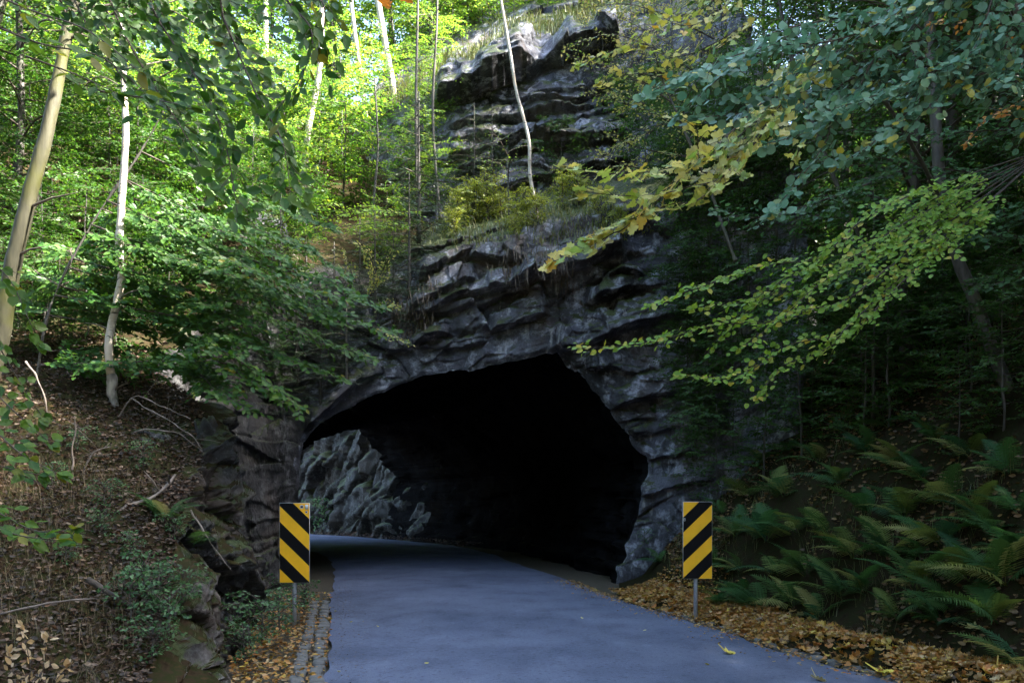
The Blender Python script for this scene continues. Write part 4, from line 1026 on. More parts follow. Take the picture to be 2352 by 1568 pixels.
branch_tree('arching_shrub', 'arching yellow-green shrub branch on the slope just left of the cliff ledge', 'shrub', (-4.2, 16.6, 5.0), None,
    lines([[(640, 590, 16), (720, 520, 16), (820, 485, 15.9), (960, 490, 15.8)], [(660, 560, 16), (740, 530, 15.9), (840, 515, 15.8), (930, 520, 15.7)], [(620, 540, 16.5), (700, 480, 16.4), (780, 470, 16.3)]]),
    T_DIA, 'dia_h', M['hazel_o'], M['hazel'], limit=0, dens=2.0, twig=.5, leaf=.085, twig_sp=.09, leaf_sp=.05, r0=.012, r1=.003)
branch_tree('yellowing_shrub', 'small shrub with cream yellow leaves at the left end of the cliff', 'shrub', (-3.2, 16.4, 4.6), None,
    lines([[(840, 690, 15.6), (860, 640, 15.5), (850, 590, 15.4), (820, 560, 15.4)], [(850, 680, 15.6), (880, 620, 15.4), (900, 580, 15.3)], [(820, 650, 15.6), (800, 610, 15.5), (790, 580, 15.5)], [(860, 760, 15.2), (900, 770, 15.1), (935, 785, 15)], [(860, 720, 15.4), (890, 700, 15.3), (915, 705, 15.2)]]),
    T_DIA, 'dia_y', M['hazel_o'], M['yellow'], limit=0, dens=2.0, twig=.4, leaf=.075, twig_sp=.08, leaf_sp=.045, r0=.008, r1=.002, jit=.6)
# right side: hazel, aspen, maple
branch_tree('hazel_tree', 'hazel boughs with lit yellow-green leaves in front of the dark right slope', 'hazel', (8.0, 11.4, 4.4),
    (np.array([(8.0, 11.4, 4.4), (7.4, 10.8, 5.0), (6.7, 10.2, 5.3), (6.1, 9.7, 5.6)]), [.035, .03, .02, .012]),
    lines([[(2140, 430, 8.6), (1990, 500, 8.3), (1880, 590, 8.2), (1750, 610, 8.1), (1620, 655, 8.0), (1490, 700, 7.9)], [(2100, 500, 8.5), (1960, 590, 8.2), (1830, 625, 8.1), (1720, 690, 8.0), (1590, 705, 7.9)],
           [(2070, 560, 8.3), (1900, 640, 8.0), (1780, 735, 7.9), (1640, 745, 7.8), (1500, 785, 7.6), (1335, 800, 7.5)], [(2060, 600, 8.1), (1940, 690, 7.9), (1820, 720, 7.8), (1700, 800, 7.7)],
           [(2080, 640, 8.0), (1960, 760, 7.8), (1820, 790, 7.7), (1700, 860, 7.6), (1560, 862, 7.5)], [(2000, 700, 7.9), (1900, 800, 7.8), (1800, 840, 7.7), (1740, 910, 7.7)],
           [(2120, 470, 8.8), (2030, 540, 8.6), (1930, 560, 8.5), (1850, 640, 8.4)], [(1900, 640, 8.2), (1800, 660, 8.1), (1700, 730, 8.0), (1640, 800, 8.0)]]),
    T_HAZ, 'hazel', M['hazel_o'], M['hazel'], limit=300, dens=2.8, twig=.44, leaf=.064, twig_sp=.085, leaf_sp=.052, droop=.25, start=.30, gap=.15, r0=.009, r1=.002, jit=.4, bias=(-.1, -.85, 0))
branch_tree('aspen_tree', 'aspen boughs with round blue-green leaves, upper right of the picture', 'aspen', (4.4, 6.2, 2.6),
    (np.array([(4.4, 6.2, 1.6), (4.1, 6.1, 3.0), (3.7, 6.0, 4.4), (3.3, 5.8, 5.4)]), [.06, .05, .035, .02]),
    lines([[(2280, -120, 5.6), (2100, 10, 5.4), (1930, 90, 5.3), (1750, 110, 5.2), (1580, 170, 5.1), (1480, 220, 5.0)], [(2150, -60, 5.6), (1980, 80, 5.5), (1830, 170, 5.4), (1690, 230, 5.3)],
           [(2290, -20, 5.5), (2240, 110, 5.4), (2130, 170, 5.3), (2010, 220, 5.2), (1880, 260, 5.1)], [(2060, 100, 5.5), (1960, 220, 5.4), (1860, 300, 5.3), (1760, 330, 5.2)],
           [(1960, 180, 5.5), (1900, 320, 5.4), (1830, 420, 5.3), (1770, 490, 5.2)], [(2330, 60, 5.6), (2290, 150, 5.5), (2200, 190, 5.4), (2120, 260, 5.3), (2060, 330, 5.3)],
           [(2180, 150, 5.4), (2080, 260, 5.3), (1990, 340, 5.2), (1920, 380, 5.2)], [(1830, 60, 5.5), (1720, 120, 5.4), (1640, 190, 5.3), (1560, 260, 5.3)], [(1800, 220, 5.5), (1700, 260, 5.4), (1600, 270, 5.3)], [(2350, 200, 5.5), (2300, 180, 5.4), (2260, 215, 5.3)]]),
    T_ASP, 'aspen', M['aspen_o'], M['aspen'], limit=300, dens=2.6, twig=.28, leaf=.056, twig_sp=.055, leaf_sp=.045, droop=.5, r0=.008, r1=.002, jit=.5, flat=.5)
branch_tree('maple_tree', 'maple boughs with large lobed yellow leaves in front of the cliff', 'maple', (6.2, 11.4, 4.0),
    (np.array([(6.2, 11.4, 4.0), (5.2, 10.2, 5.0), (4.0, 8.9, 5.6), (2.9, 7.7, 5.8)]), [.035, .03, .022, .012]),
    lines([[(1680, 330, 7.2), (1560, 380, 7.0), (1430, 400, 6.8), (1300, 385, 6.7)], [(1700, 370, 7.1), (1580, 430, 6.9), (1460, 450, 6.8), (1340, 440, 6.7)], [(1650, 420, 7.0), (1540, 470, 6.9), (1430, 510, 6.8), (1350, 545, 6.8)],
           [(1500, 470, 6.9), (1400, 540, 6.8), (1330, 580, 6.7), (1270, 600, 6.7)], [(1640, 390, 7.2), (1600, 300, 7.1), (1560, 270, 7.0)]]),
    T_MAP, 'maple', M['maple_o'], M['yellow'], limit=300, dens=2.4, twig=.36, leaf=.098, twig_sp=.13, leaf_sp=.10, droop=.3, r0=.008, r1=.0025, jit=.45)
branch_tree('maple_bough', 'maple bough with yellow-green leaves at the top, left of the round aspen leaves', 'maple', (3.2, 9.8, 3.0), None,
    lines([[(1760, -80, 9.4), (1660, 20, 9.2), (1580, 60, 9.1), (1500, 30, 9)], [(1740, 40, 9.4), (1640, 100, 9.2), (1560, 130, 9.1), (1480, 110, 9.0)], [(1680, -20, 9.6), (1560, 40, 9.5), (1420, 110, 9.4), (1330, 150, 9.3)],
           [(1660, 160, 9.4), (1560, 180, 9.3), (1460, 170, 9.2), (1380, 190, 9.2)], [(1800, 120, 9.4), (1760, 230, 9.3), (1740, 310, 9.3)], [(1860, 250, 9.2), (1850, 300, 9.2), (1830, 360, 9.2)]]),
    T_MAP, 'maple', M['maple_o'], M['yellow'], limit=200, dens=2.4, twig=.36, leaf=.085, twig_sp=.14, leaf_sp=.10, droop=.3, r0=.008, r1=.0025, jit=.5)
# small leaved shrubs on the cliff
CR = [[(1640, 330, 15.5), (1540, 280, 15.3), (1420, 230, 15.1), (1340, 215, 15)], [(1600, 250, 15.6), (1480, 190, 15.4), (1380, 150, 15.3), (1310, 130, 15.2)],
      [(1580, 360, 15.4), (1470, 340, 15.2), (1400, 310, 15.1)], [(1620, 180, 15.8), (1500, 110, 15.6), (1400, 80, 15.5), (1300, 110, 15.4)], [(1540, 400, 15.2), (1440, 380, 15), (1360, 350, 14.9)],
      [(1500, 300, 15.2), (1410, 340, 15.1)], [(1640, 90, 15.8), (1540, 40, 15.6), (1440, 10, 15.5), (1340, 20, 15.4)], [(1480, 240, 15.4), (1400, 210, 15.3)]]
branch_tree('cliff_shrub', 'small leaved yellowing shrub spreading over the upper cliff ledges', 'shrub', (3.4, 15.6, 8.4), None, lines(CR),
    T_DIA, 'dia_y', M['hazel_o'], M['yellow'], limit=0, dens=2.0, twig=.6, leaf=.075, twig_sp=.085, leaf_sp=.05, r0=.016, r1=.003, jit=.7, gap=.12)
branch_tree('copper_beech_bough', 'orange autumn leaves catching light at the right edge', 'beech', (6.4, 9.5, 4.0), None,
    lines([[(2420, 200, 8.6), (2340, 240, 8.5), (2270, 270, 8.4), (2220, 330, 8.4)], [(2420, 100, 8.8), (2330, 110, 8.7), (2260, 60, 8.6)], [(2420, 280, 8.6), (2350, 270, 8.5), (2300, 265, 8.5)], [(2280, 90, 8.8), (2200, 50, 8.7), (2140, 55, 8.6)]]),
    T_OV, 'dia_o', M['hazel_o'], M['orange'], limit=0, dens=2.0, twig=.2, leaf=.06, twig_sp=.09, leaf_sp=.05, r0=.006, r1=.002, jit=.7)
branch_tree('shade_boughs', 'dim green leafy boughs in the dark wood below the aspen leaves', 'tree', (6.5, 11, 5), None,
    lines([[(2400, 480, 10), (2250, 500, 9.8), (2100, 470, 9.6), (1960, 440, 9.5)], [(2400, 380, 10.2), (2280, 400, 10), (2120, 380, 9.9), (1980, 360, 9.8), (1840, 380, 9.7)], [(2400, 300, 10.4), (2260, 300, 10.2), (2120, 310, 10), (1980, 300, 9.9)],
           [(2420, 560, 9.8), (2320, 540, 9.7), (2200, 545, 9.6)], [(2420, 640, 9.6), (2330, 640, 9.5), (2270, 660, 9.4)], [(2000, 420, 9.8), (1860, 470, 9.6), (1740, 500, 9.5), (1640, 480, 9.4)], [(2100, 200, 10.4), (1950, 240, 10.2), (1800, 250, 10)]]),
    T_HAZ, 'dia_s', M['hazel_o'], M['herb'], limit=0, dens=2.4, twig=.5, leaf=.075, twig_sp=.09, leaf_sp=.06, r0=.012, r1=.003, jit=.4)

# ------------------------------------------------------------------ shrubs on the cliff
def at_cliff(uu, vv, pr, name, label, cat, sc, group=None, sink=.05, lean=(0, 0)):
    c = cliff_pt(uu, vv); place(pr, name, label, cat, (c[0], c[1] + .05, c[2] - sink), rz_(), sc, group, lean)
BIL = [proto_tree(.7, .55, .02, 26, .055, T_DIA, M['ledge'], rtrunk=.008, twig=.28, leaf_sp=.025, rise=.9, twig_sp=.05, jit=.7) for _ in range(2)]
HERB = [proto_tree(.5, .4, .02, 16, .06, T_OV, M['herb'], rtrunk=.006, twig=.2, leaf_sp=.04, rise=.6, twig_sp=.07, jit=.5) for _ in range(2)]
_c = {}
def CNT(k):
    _c[k] = _c.get(k, -1) + 1; return _c[k]
for (a, b_, s) in sorted(((1060, 520, 1.0), (1090, 512, 1.1), (1120, 505, 1.2), (1150, 500, .8), (1195, 530, 1.0), (1230, 520, .8), (1045, 545, .8), (1290, 480, .8), (1330, 470, .9), (1180, 560, .5), (1380, 520, .8), (1420, 560, .7), (1490, 540, .8))):
    at_cliff(a, b_, BIL[int(a) % 2], 'bilberry_bush', '%s bilberry bush from the left on the ledge above the tunnel' % ORD[CNT('b')], 'bush', s, 'bilberry bushes on the ledge')
for (a, b_, s, lb) in ((940, 690, 1.0, 'small drooping spruce hanging at the left end of the rock face'), (900, 740, .8, 'dark little spruce under the yellowing shrub'), (800, 890, .9, 'dark spruce sapling over the left corner of the tunnel mouth'),
                       (730, 930, .9, 'dark spruce sapling left of the tunnel corner'), (1090, 430, .8, 'small conifer on the ledge under the upper cliff'), (1130, 420, .7, 'small bluish conifer right of the other one on the ledge'), (960, 560, 1.3, 'upright spruce sapling left of the ledge')):
    at_cliff(a, b_, SPR[int(a) % 2], 'spruce_sapling', lb, 'spruce', s * 1.5)
for (a, b_, s) in sorted(((1000, 480, .8), (960, 420, .9), (980, 340, .8), (930, 500, .9), (890, 600, .8), (860, 640, .7), (960, 250, .8))):
    at_cliff(a, b_, SAPY[int(a) % 3], 'cliff_sapling', '%s light green sapling from the left rooted on the cliff' % ORD[CNT('c')], 'sapling', s * .62, 'saplings on the cliff')
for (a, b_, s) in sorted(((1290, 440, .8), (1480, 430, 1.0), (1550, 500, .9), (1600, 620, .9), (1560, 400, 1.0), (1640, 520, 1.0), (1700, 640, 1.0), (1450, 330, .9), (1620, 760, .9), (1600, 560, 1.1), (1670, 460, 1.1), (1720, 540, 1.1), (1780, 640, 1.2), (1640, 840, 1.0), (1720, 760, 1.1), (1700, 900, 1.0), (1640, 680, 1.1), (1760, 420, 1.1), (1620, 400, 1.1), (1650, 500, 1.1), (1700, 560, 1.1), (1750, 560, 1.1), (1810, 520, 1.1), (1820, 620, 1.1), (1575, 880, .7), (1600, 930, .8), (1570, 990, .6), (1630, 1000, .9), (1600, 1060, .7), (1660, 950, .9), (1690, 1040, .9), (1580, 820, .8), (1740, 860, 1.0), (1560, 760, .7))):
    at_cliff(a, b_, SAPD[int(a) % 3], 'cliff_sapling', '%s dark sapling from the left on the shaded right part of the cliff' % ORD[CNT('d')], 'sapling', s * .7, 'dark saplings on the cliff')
for (a, b_, s) in sorted(((1450, 150, 1.2), (1550, 210, 1.3), (1400, 70, 1.1), (1600, 110, 1.4), (1500, 30, 1.3), (1660, 260, 1.3), (1480, 270, 1.1), (1380, 190, .9), (1560, -20, 1.4), (1700, 60, 1.5))):
    at_cliff(a, b_, YEL[int(a) % 2], 'yellow_shrub', '%s yellowing shrub from the left on the upper right of the cliff' % ORD[CNT('y')], 'shrub', s, 'yellowing shrubs on the upper cliff')
for (a, b_, s) in sorted(((1040, 100, .6), (1110, 60, .6), (1180, 40, .55), (1260, 20, .6), (1330, 0, .7), (990, 170, .6))):
    at_cliff(a, b_, SAPY[int(a) % 3], 'cliff_top_sapling', '%s small sapling from the left along the grassy top of the cliff' % ORD[CNT('t')], 'sapling', s, 'small saplings on the cliff top')
for (a, b_, s) in sorted(((560, 850, 1.0), (620, 800, 1.1), (515, 900, .9), (680, 880, 1.0), (600, 920, .8), (700, 820, 1.1), (760, 850, 1.0), (820, 800, 1.0), (640, 960, .7), (860, 760, .9), (540, 780, 1.1))):
    pr_s = SPR[int(a) % 2] if int(a) % 3 else SAPD[int(a) % 3]
    at_cliff(a, b_, pr_s, 'wall_sapling', '%s dark sapling from the left over the rock left of the mouth' % ORD[CNT('w')], 'sapling', s * (1.5 if int(a) % 3 else .5), 'saplings over the left wall')

# ------------------------------------------------------------------ edging stones along the road
def edging(line, sgn, y0, y1, parent_name, label):
    root = thing(parent_name, label, 'edging', (float(np.interp(9, line[:, 1], line[:, 0])), 9, 0))
    y = y0
    while y < y1:
        x = np.interp(y, line[:, 1], line[:, 0]); x2 = np.interp(y + .3, line[:, 1], line[:, 0])
        a = math.atan2(x2 - x, .3)
        for k in range(2):
            w, l = rng.uniform(.055, .085), rng.uniform(.06, .11)
            me = stone_variants[int(rng.integers(len(stone_variants)))]
            o = obj('edging_stone', me, root, (x + sgn * (.09 + k * .165) + rng.normal(0, .012) - root.location.x, y - 9, -.012 + rng.uniform(-.012, .012)))
            o.scale = (w, l, rng.uniform(.035, .05)); o.rotation_euler = (rng.normal(0, .05), rng.normal(0, .05), -a + rng.normal(0, .1))
        y += rng.uniform(.17, .25)
stone_variants = []
for i in range(5):
    V, F = [], []
    n = 8
    ang = np.linspace(0, 2 * math.pi, n, endpoint=False)
    sq = lambda a: np.array([np.sign(math.cos(a)) * abs(math.cos(a)) ** .5, np.sign(math.sin(a)) * abs(math.sin(a)) ** .5])
    for z, s in ((-1, 1), (.55, 1), (1, .8)):
        for a in ang + .39: p = sq(a) * s * rng.uniform(.85, 1.05); V.append((p[0], p[1], z + rng.normal(0, .1)))
    V.append((0, 0, 1.0)); A_ = Acc()
    T = []
    for r_ in range(2):
        for j in range(n):
            a0, a1 = r_ * n + j, r_ * n + (j + 1) % n; T += [(a0, a1, a1 + n), (a0, a1 + n, a0 + n)]
    for j in range(n): T.append((2 * n + j, 2 * n + (j + 1) % n, 3 * n))
    stone_variants.append(mesh('edging_stone', V, T, M['stone'], False))
edging(L_, -1, 5.6, 13.5, 'left_edging', 'two rows of rough grey edging stones along the left road edge')
edging(R_, 1, 5.6, 12.5, 'right_edging', 'two rows of rough grey edging stones along the right road edge')

# ------------------------------------------------------------------ hazard marker signs
def sign(label, c, yaw, mirror, ground, stickers):
    W_, H_ = .392, 1.02
    root = thing('hazard_marker_sign', label, 'sign', (c[0], c[1], ground))
    root.rotation_euler = (0, 0, yaw)
    z0 = c[2] - ground
    def add(name, V, F, mat, smooth=False, par=None):
        return obj(name, mesh(name, V, F, mat, smooth), par or root)
    pv, pf = box_vf((0, 0, z0), (W_ / 2, .006, H_ / 2)); pan = add('panel', pv, pf, M['sign_edge'])
    bw, bh = W_ / 2 - .004, H_ / 2 - .004
    yv = np.array([[-bw, -.0075, z0 - bh], [bw, -.0075, z0 - bh], [bw, -.0075, z0 + bh], [-bw, -.0075, z0 + bh]])
    add('reflective_sheet', yv, [[0, 1, 2, 3]], M['sign_yellow'], par=pan)
    # black bars: slope .95 of width, period and phase read off the photograph (fractions of the height from the top)
    def clip_poly(poly, f):
        out = []
        for i in range(len(poly)):
            a, b = poly[i], poly[(i + 1) % len(poly)]; fa, fb = f(a), f(b)
            if fa >= 0: out.append(a)
            if fa * fb < 0:
                t_ = fa / (fa - fb); out.append((a[0] + (b[0] - a[0]) * t_, a[1] + (b[1] - a[1]) * t_))
        return out
    s_ = 195 / 205.0 * W_
    for k in range(-1, 3):
        top0 = (-.178 + .393 * k) * H_; bot0 = top0 + .196 * H_          # at the left edge
        poly = [(-bw, bh), (bw, bh), (bw, -bh), (-bw, -bh)]
        xf = lambda p: (p[0] + W_ / 2) / W_
        poly = clip_poly(poly, lambda p: (H_ / 2 - p[1]) - (top0 + .018 + s_ * xf(p)))
        if len(poly) > 2: poly = clip_poly(poly, lambda p: (bot0 + .018 + s_ * xf(p)) - (H_ / 2 - p[1]))
        if len(poly) < 3: continue
        mx = -1 if mirror else 1
        V = [(0, 0, 0)] * 0 + [(mx * x, -.009, z0 + z) for x, z in poly]
        T = [(0, i, i + 1) for i in range(1, len(V) - 1)]
        add('black_bar', V, T, M['sign_black'], par=pan)
    pts = np.array([[-.015, .034, -.25], [-.015, .034, z0 * .5], [-.012, .034, z0 + H_ * .46]])
    V, F = tube(pts, [.027] * 3, 14); add('post', V, F, M['galv'], True)
    for zz_ in (-.3, .3):
        V, F = box_vf((-.012, .02, z0 + zz_), (.05, .02, .018)); add('bracket', V, F, M['galv'])
    for kind, x, z, s in stickers:
        if kind == 'disc':
            a = np.linspace(0, 2 * math.pi, 20, endpoint=False)
            V = [(x, -.0115, z0 + z)] + [(x + s * math.cos(t), -.0115, z0 + z + s * math.sin(t)) for t in a]
            add('sticker', V, [(0, 1 + i, 1 + (i + 1) % 20) for i in range(20)], M['sticker'], par=pan)
            V, F = box_vf((x, -.0125, z0 + z), (s * .62, .0006, s * .5)); add('sticker_print', V, F, M['sticker_dark'], par=pan)
        elif kind == 'square':
            V, F = box_vf((x, -.0105, z0 + z), (s * .75, .0008, s)); add('sticker', V, F, M['sticker'], par=pan)
        else:
            A_ = Acc(); a = np.linspace(0, 2 * math.pi, 17)
            for dz in (s * .52, -s * .52):
                A_.add(*tube(np.stack([x + .62 * s * np.cos(a), np.full(17, -.0105), z0 + z + dz + .5 * s * np.sin(a)], 1), [.0022] * 17, 4))
            o = add('number_eight', np.vstack(A_.V), np.vstack(A_.F), M['sticker'], par=pan)
    return root
pl = P(677, 1246, 10.9); pr_ = P(1602, 1240, 11.3)
sign('yellow and black striped hazard board on the left verge, with round and square stickers', pl, math.radians(-4), False, 0.0,
     [('disc', .095, .46, .026), ('square', .158, .458, .03), ('disc', .155, .395, .017)])
sign('yellow and black striped hazard board on the right, among ferns, small 8 on its edge', pr_, math.radians(3), True, .12, [('eight', -.176, .275, .018)])

# marker pole beyond the tunnel
b0 = P(834, 1220, 40.0)
root = thing('marker_pole', 'thin yellow marker pole standing before the daylit rock beyond the tunnel', 'pole', (b0[0], b0[1], 0))
for k, (z0_, z1_, mt) in enumerate(((-.1, .35, 'pole_b'), (.35, 1.35, 'pole_y'), (1.35, 1.95, 'pole_y'))):
    obj('pole_section', mesh('pole_section', *tube(np.array([[0, 0, z0_], [0, 0, (z0_ + z1_) / 2], [.0, 0, z1_ - .002]]), [.05 - k * .004] * 3, 10), M[mt], True), root)
V, F = box_vf((.0, -.05, 1.1), (.022, .006, .5)); obj('dark_stripe', mesh('dark_stripe', V, F, M['pole_b']), root)
V, F = tube(np.array([[0, 0, 1.95], [0, 0, 1.97], [0, 0, 1.99]]), [.045, .045, .03], 10); obj('pole_cap', mesh('pole_cap', V, F, M['sticker'], True), root)

# ------------------------------------------------------------------ ferns
def frond_mesh(seed, npin=27, w=.24):
    r_ = np.random.default_rng(seed); A_ = Acc()
    t_ = np.linspace(0, 1, 14); ax = np.stack([t_ * .95, .04 * np.sin(t_ * 3 + seed), .28 * t_ - .52 * t_ ** 2.2], 1)
    A_.add(*tube(ax, np.linspace(.006, .0015, 14), 4))
    for i in range(npin):
        f = .14 + .84 * (i / (npin - 1)); c = np.array([np.interp(f, t_, ax[:, k]) for k in range(3)])
        L = w * math.sin(math.pi * min(1, (f * .92 + .04)) ** .75) ** .8 * (1 - .15 * f) + .012
        for sg in (-1, 1):
            d = np.array([.45, sg * 1.0, -.10 + r_.normal(0, .07)]); d /= np.linalg.norm(d)
            fw = np.array([1, 0, -.2]); n_s = 8
            V = []; 
            for j in range(n_s + 1):
                g = j / n_s; p = c + d * L * g; p = p + np.array([.0, 0, -.18 * L * g * g])
                ww = .0185 * (1 - g) ** .6 * (.4 + .6 * (1 if j % 2 == 0 else .25)) * (L / w) ** .5 + .001
                V += [p + fw * ww, p - fw * ww]
            F = []
            for j in range(n_s): F += [(2 * j, 2 * j + 1, 2 * j + 3), (2 * j, 2 * j + 3, 2 * j + 2)]
            A_.add(V, F)
    return A_.mesh('frond', M['fern'])
FR = [frond_mesh(3), frond_mesh(5, 30, .2), frond_mesh(8, 25, .27), frond_mesh(13, 28, .22)]
def fern(pos, size, label, n=7, group=None, face=None, spread=math.pi):
    root = thing('fern', label, 'fern', tuple(pos), group)
    for i in range(n):
        o = obj('frond', FR[int(rng.integers(4))], root)
        a = (face if face is not None else 0) + (i / n - .5) * 2 * spread + rng.normal(0, .25)
        o.rotation_euler = (rng.normal(0, .25), -rng.uniform(.25, 1.0), a); s = size * rng.uniform(.7, 1.15); o.scale = (s, s, s)
    return root
FP = [(1545, 1190, .55), (1515, 1290, .5), (1640, 1300, .7), (1690, 1230, .7), (1760, 1240, .8), (1850, 1320, .75), (1750, 1400, .7), (1930, 1110, .75), (2000, 1180, .8), (2080, 1190, .75), (2040, 1280, .7), (2160, 1250, .7), (2180, 1160, .7),
      (2100, 1350, .75), (2160, 1430, .6), (2230, 1330, .75), (2310, 1340, .8), (2290, 1430, .75), (2350, 1540, .6), (1880, 1420, .6), (1660, 1390, .5), (1980, 1360, .65), (1800, 1140, .7), (1600, 1110, .6), (2060, 1070, .6), (2280, 1220, .6)]
FP2 = [(1590, 1240, .5), (1700, 1310, .7), (1790, 1320, .7), (1830, 1220, .7), (1900, 1230, .75), (1960, 1280, .7), (1720, 1140, .6), (1880, 1060, .6), (1990, 1040, .55), (2120, 1100, .6), (2240, 1180, .65), (2120, 1280, .7), (2190, 1400, .7), (2060, 1420, .6), (1930, 1370, .65), (1820, 1390, .6), (1700, 1380, .55), (1660, 1180, .55), (2330, 1280, .7), (2340, 1180, .6), (1750, 1060, .55), (1830, 1030, .55), (1930, 990, .55), (2040, 980, .5), (2150, 1010, .55), (2230, 1050, .6), (2310, 1090, .6), (1680, 1090, .5)]
FP.sort(key=lambda p: p[0])
for i, (a, b_, s) in enumerate(FP):
    h_ = hit(a, b_, zr, 5.5, 20)
    if h_ is None: continue
    lbl = {0: 'small fern at the right foot of the tunnel wall, leftmost of the right hand ferns'}.get(i, '%s green fern from the left on the right slope' % ORD[i])
    fern(h_ - [0, 0, .02], s, lbl, int(rng.integers(6, 9)), 'ferns on the right slope', face=math.radians(200), spread=2.2)
FP2.sort(key=lambda p: p[0])
for i, (a, b_, s) in enumerate(FP2):
    h_ = hit(a, b_, zr, 5.5, 20)
    if h_ is not None: fern(h_ - [0, 0, .02], s, '%s smaller fern from the left among the right hand ferns' % ORD[i], int(rng.integers(4, 7)), 'smaller ferns on the right slope', face=math.radians(200), spread=1.8)
h_ = hit(378, 1195, zt, 6, 14); fern(h_, .5, 'bushy green fern on the left bank below the fallen branch', 9, face=math.radians(-60), spread=2.4)
h_ = P(440, 1255, 8.6); fern(h_, .42, 'single green fern frond growing from the left rock cut', 2, face=math.radians(-35), spread=.3)
c = cliff_pt(1500, 950); fern(c, .35, 'small hanging fern on the rock right of the tunnel mouth', 4, face=math.radians(-90), spread=.8)

# ------------------------------------------------------------------ leaf litter, grass, roots (beyond counting)
def litter(name, label, pts, size, T, mat, tilt=.55, nrm=None):
    n = len(pts); bag = Bag()
    a = rng.random(n) * 6.28; d = np.stack([np.cos(a), np.sin(a), rng.normal(0, .25, n)], 1)
    nn_ = (UP if nrm is None else nrm) + rng.normal(0, tilt, (n, 3))
    bag.add(pts, d, nn_, size)
    return tag(obj(name, bag_mesh(name, bag, T, mat)), label, 'leaf litter', kind='stuff')
def zslope(f, X, Y, e=.15):
    gx = (f(X + e, Y) - f(X - e, Y)) / (2 * e); gy = (f(X, Y + e) - f(X, Y - e)) / (2 * e)
    n = np.stack([-gx, -gy, np.ones_like(gx)], 1); return n / np.linalg.norm(n, axis=1)[:, None]
n = 52000
Yr = 4.3 + 9.5 * rng.random(n) ** 1.25; Xr_ = np.interp(Yr, XE_Y, XE_X) - .55 - 6.5 * rng.random(n) ** 1.5
ok = (Xr_ / Yr * FPX + CX > -80) & (fbm(np.stack([Xr_ * .9, Yr * .9, Xr_ * 0], 1), 3, 71) > -3); Xr_, Yr = Xr_[ok], Yr[ok]
Zr_ = zt(Xr_, Yr)
litter('beech_leaf_litter', 'brown and tan fallen beech leaves covering the left bank', np.stack([Xr_, Yr, Zr_ + rng.random(len(Xr_)) * .05], 1), rng.uniform(.028, .062, len(Xr_)), T_LIT, M['litter_l'], .75, zslope(zt, Xr_, Yr))
n = 9000
Yr = rng.uniform(14, 25, n); Xr_ = rng.uniform(-15, -4.6, n); Zr_ = zt(Xr_, Yr)
litter('hillside_leaf_litter', 'brown fallen leaves on the wooded hillside behind the birch', np.stack([Xr_, Yr, Zr_ + .03], 1), rng.uniform(.06, .12, n), T_DIA, M['litter_l'], .5, zslope(zt, Xr_, Yr))
# right verge: thick drift of orange leaves
n = 21000
Yr = 5.2 + 10 * rng.random(n) ** 1.2; dr = .02 + .95 * rng.beta(1.4, 2.2, n) + .25 * (Yr > 12); Xr_ = np.interp(Yr, R_[:, 1], R_[:, 0]) + dr
ok = fbm(np.stack([Xr_ * 1.3, Yr * 1.3, Xr_ * 0], 1), 2, 75) > -.5 + .5 * (dr < .3); Xr_, Yr = Xr_[ok], Yr[ok]
Zr_ = np.where(Xr_ > xr(Yr), zr(Xr_, Yr), 0)
litter('autumn_leaf_drift', 'drift of orange and yellow fallen leaves along the right road edge', np.stack([Xr_, Yr, Zr_ + rng.random(len(Xr_)) * .05 + .005], 1), rng.uniform(.03, .065, len(Xr_)), T_LIT, M['litter_r'], .7)
n = 1700
Yr = rng.uniform(5.2, 14, n); dr = .95 * rng.random(n) ** .8; Xr_ = np.interp(Yr, R_[:, 1], R_[:, 0]) + dr
litter('maple_leaf_drift', 'larger lobed yellow and orange leaves lying among the drift on the right', np.stack([Xr_, Yr, np.where(Xr_ > xr(Yr), zr(Xr_, Yr), 0) + .04], 1), rng.uniform(.05, .09, n), curl(T_MAP, .5), M['litter_r'], .55)
n = 20000
Yr = rng.uniform(5.5, 19, n); dr = .9 + 7 * rng.random(n) ** 1.4; Xr_ = xr(Yr) + dr
ok = fbm(np.stack([Xr_ * .8, Yr * .8, Xr_ * 0], 1), 3, 77) > -.1; Xr_, Yr = Xr_[ok], Yr[ok]
litter('slope_leaf_litter', 'brown and yellow fallen leaves on the dark right slope', np.stack([Xr_, Yr, zr(Xr_, Yr) + .02], 1), rng.uniform(.045, .085, len(Xr_)), T_LIT, M['litter_s'], .55, zslope(zr, Xr_, Yr))
# left verge
n = 3600
Yr = rng.uniform(5.6, 15, n); Xe = np.interp(Yr, XE_Y, XE_X); XL = np.interp(Yr, L_[:, 1], L_[:, 0]); tt = rng.random(n) ** .8; Xr_ = XL + (Xe - XL) * tt
litter('verge_leaf_litter', 'scattered brown and orange leaves on the narrow left verge', np.stack([Xr_, Yr, np.full(n, .0) + rng.random(n) * .03], 1), rng.uniform(.035, .07, n), T_LIT, M['litter_r'], .5)
n = 700
Yr = rng.uniform(5.6, 16, n); XL = np.interp(Yr, L_[:, 1], L_[:, 0]); Xr_ = XL + .03 + np.abs(rng.normal(0, .22, n))
litter('leaf_crumbs', 'small leaf crumbs along the left margin of the asphalt', np.stack([Xr_, Yr, np.full(n, .03)], 1), rng.uniform(.012, .03, n), T_DIA, M['litter_l'], .2)
n = 1500
Yr = rng.uniform(5.6, 17, n); XR_ = np.interp(Yr, R_[:, 1], R_[:, 0]); Xr_ = XR_ + .05 - np.abs(rng.normal(0, .28, n)) * rng.random(n) ** .7
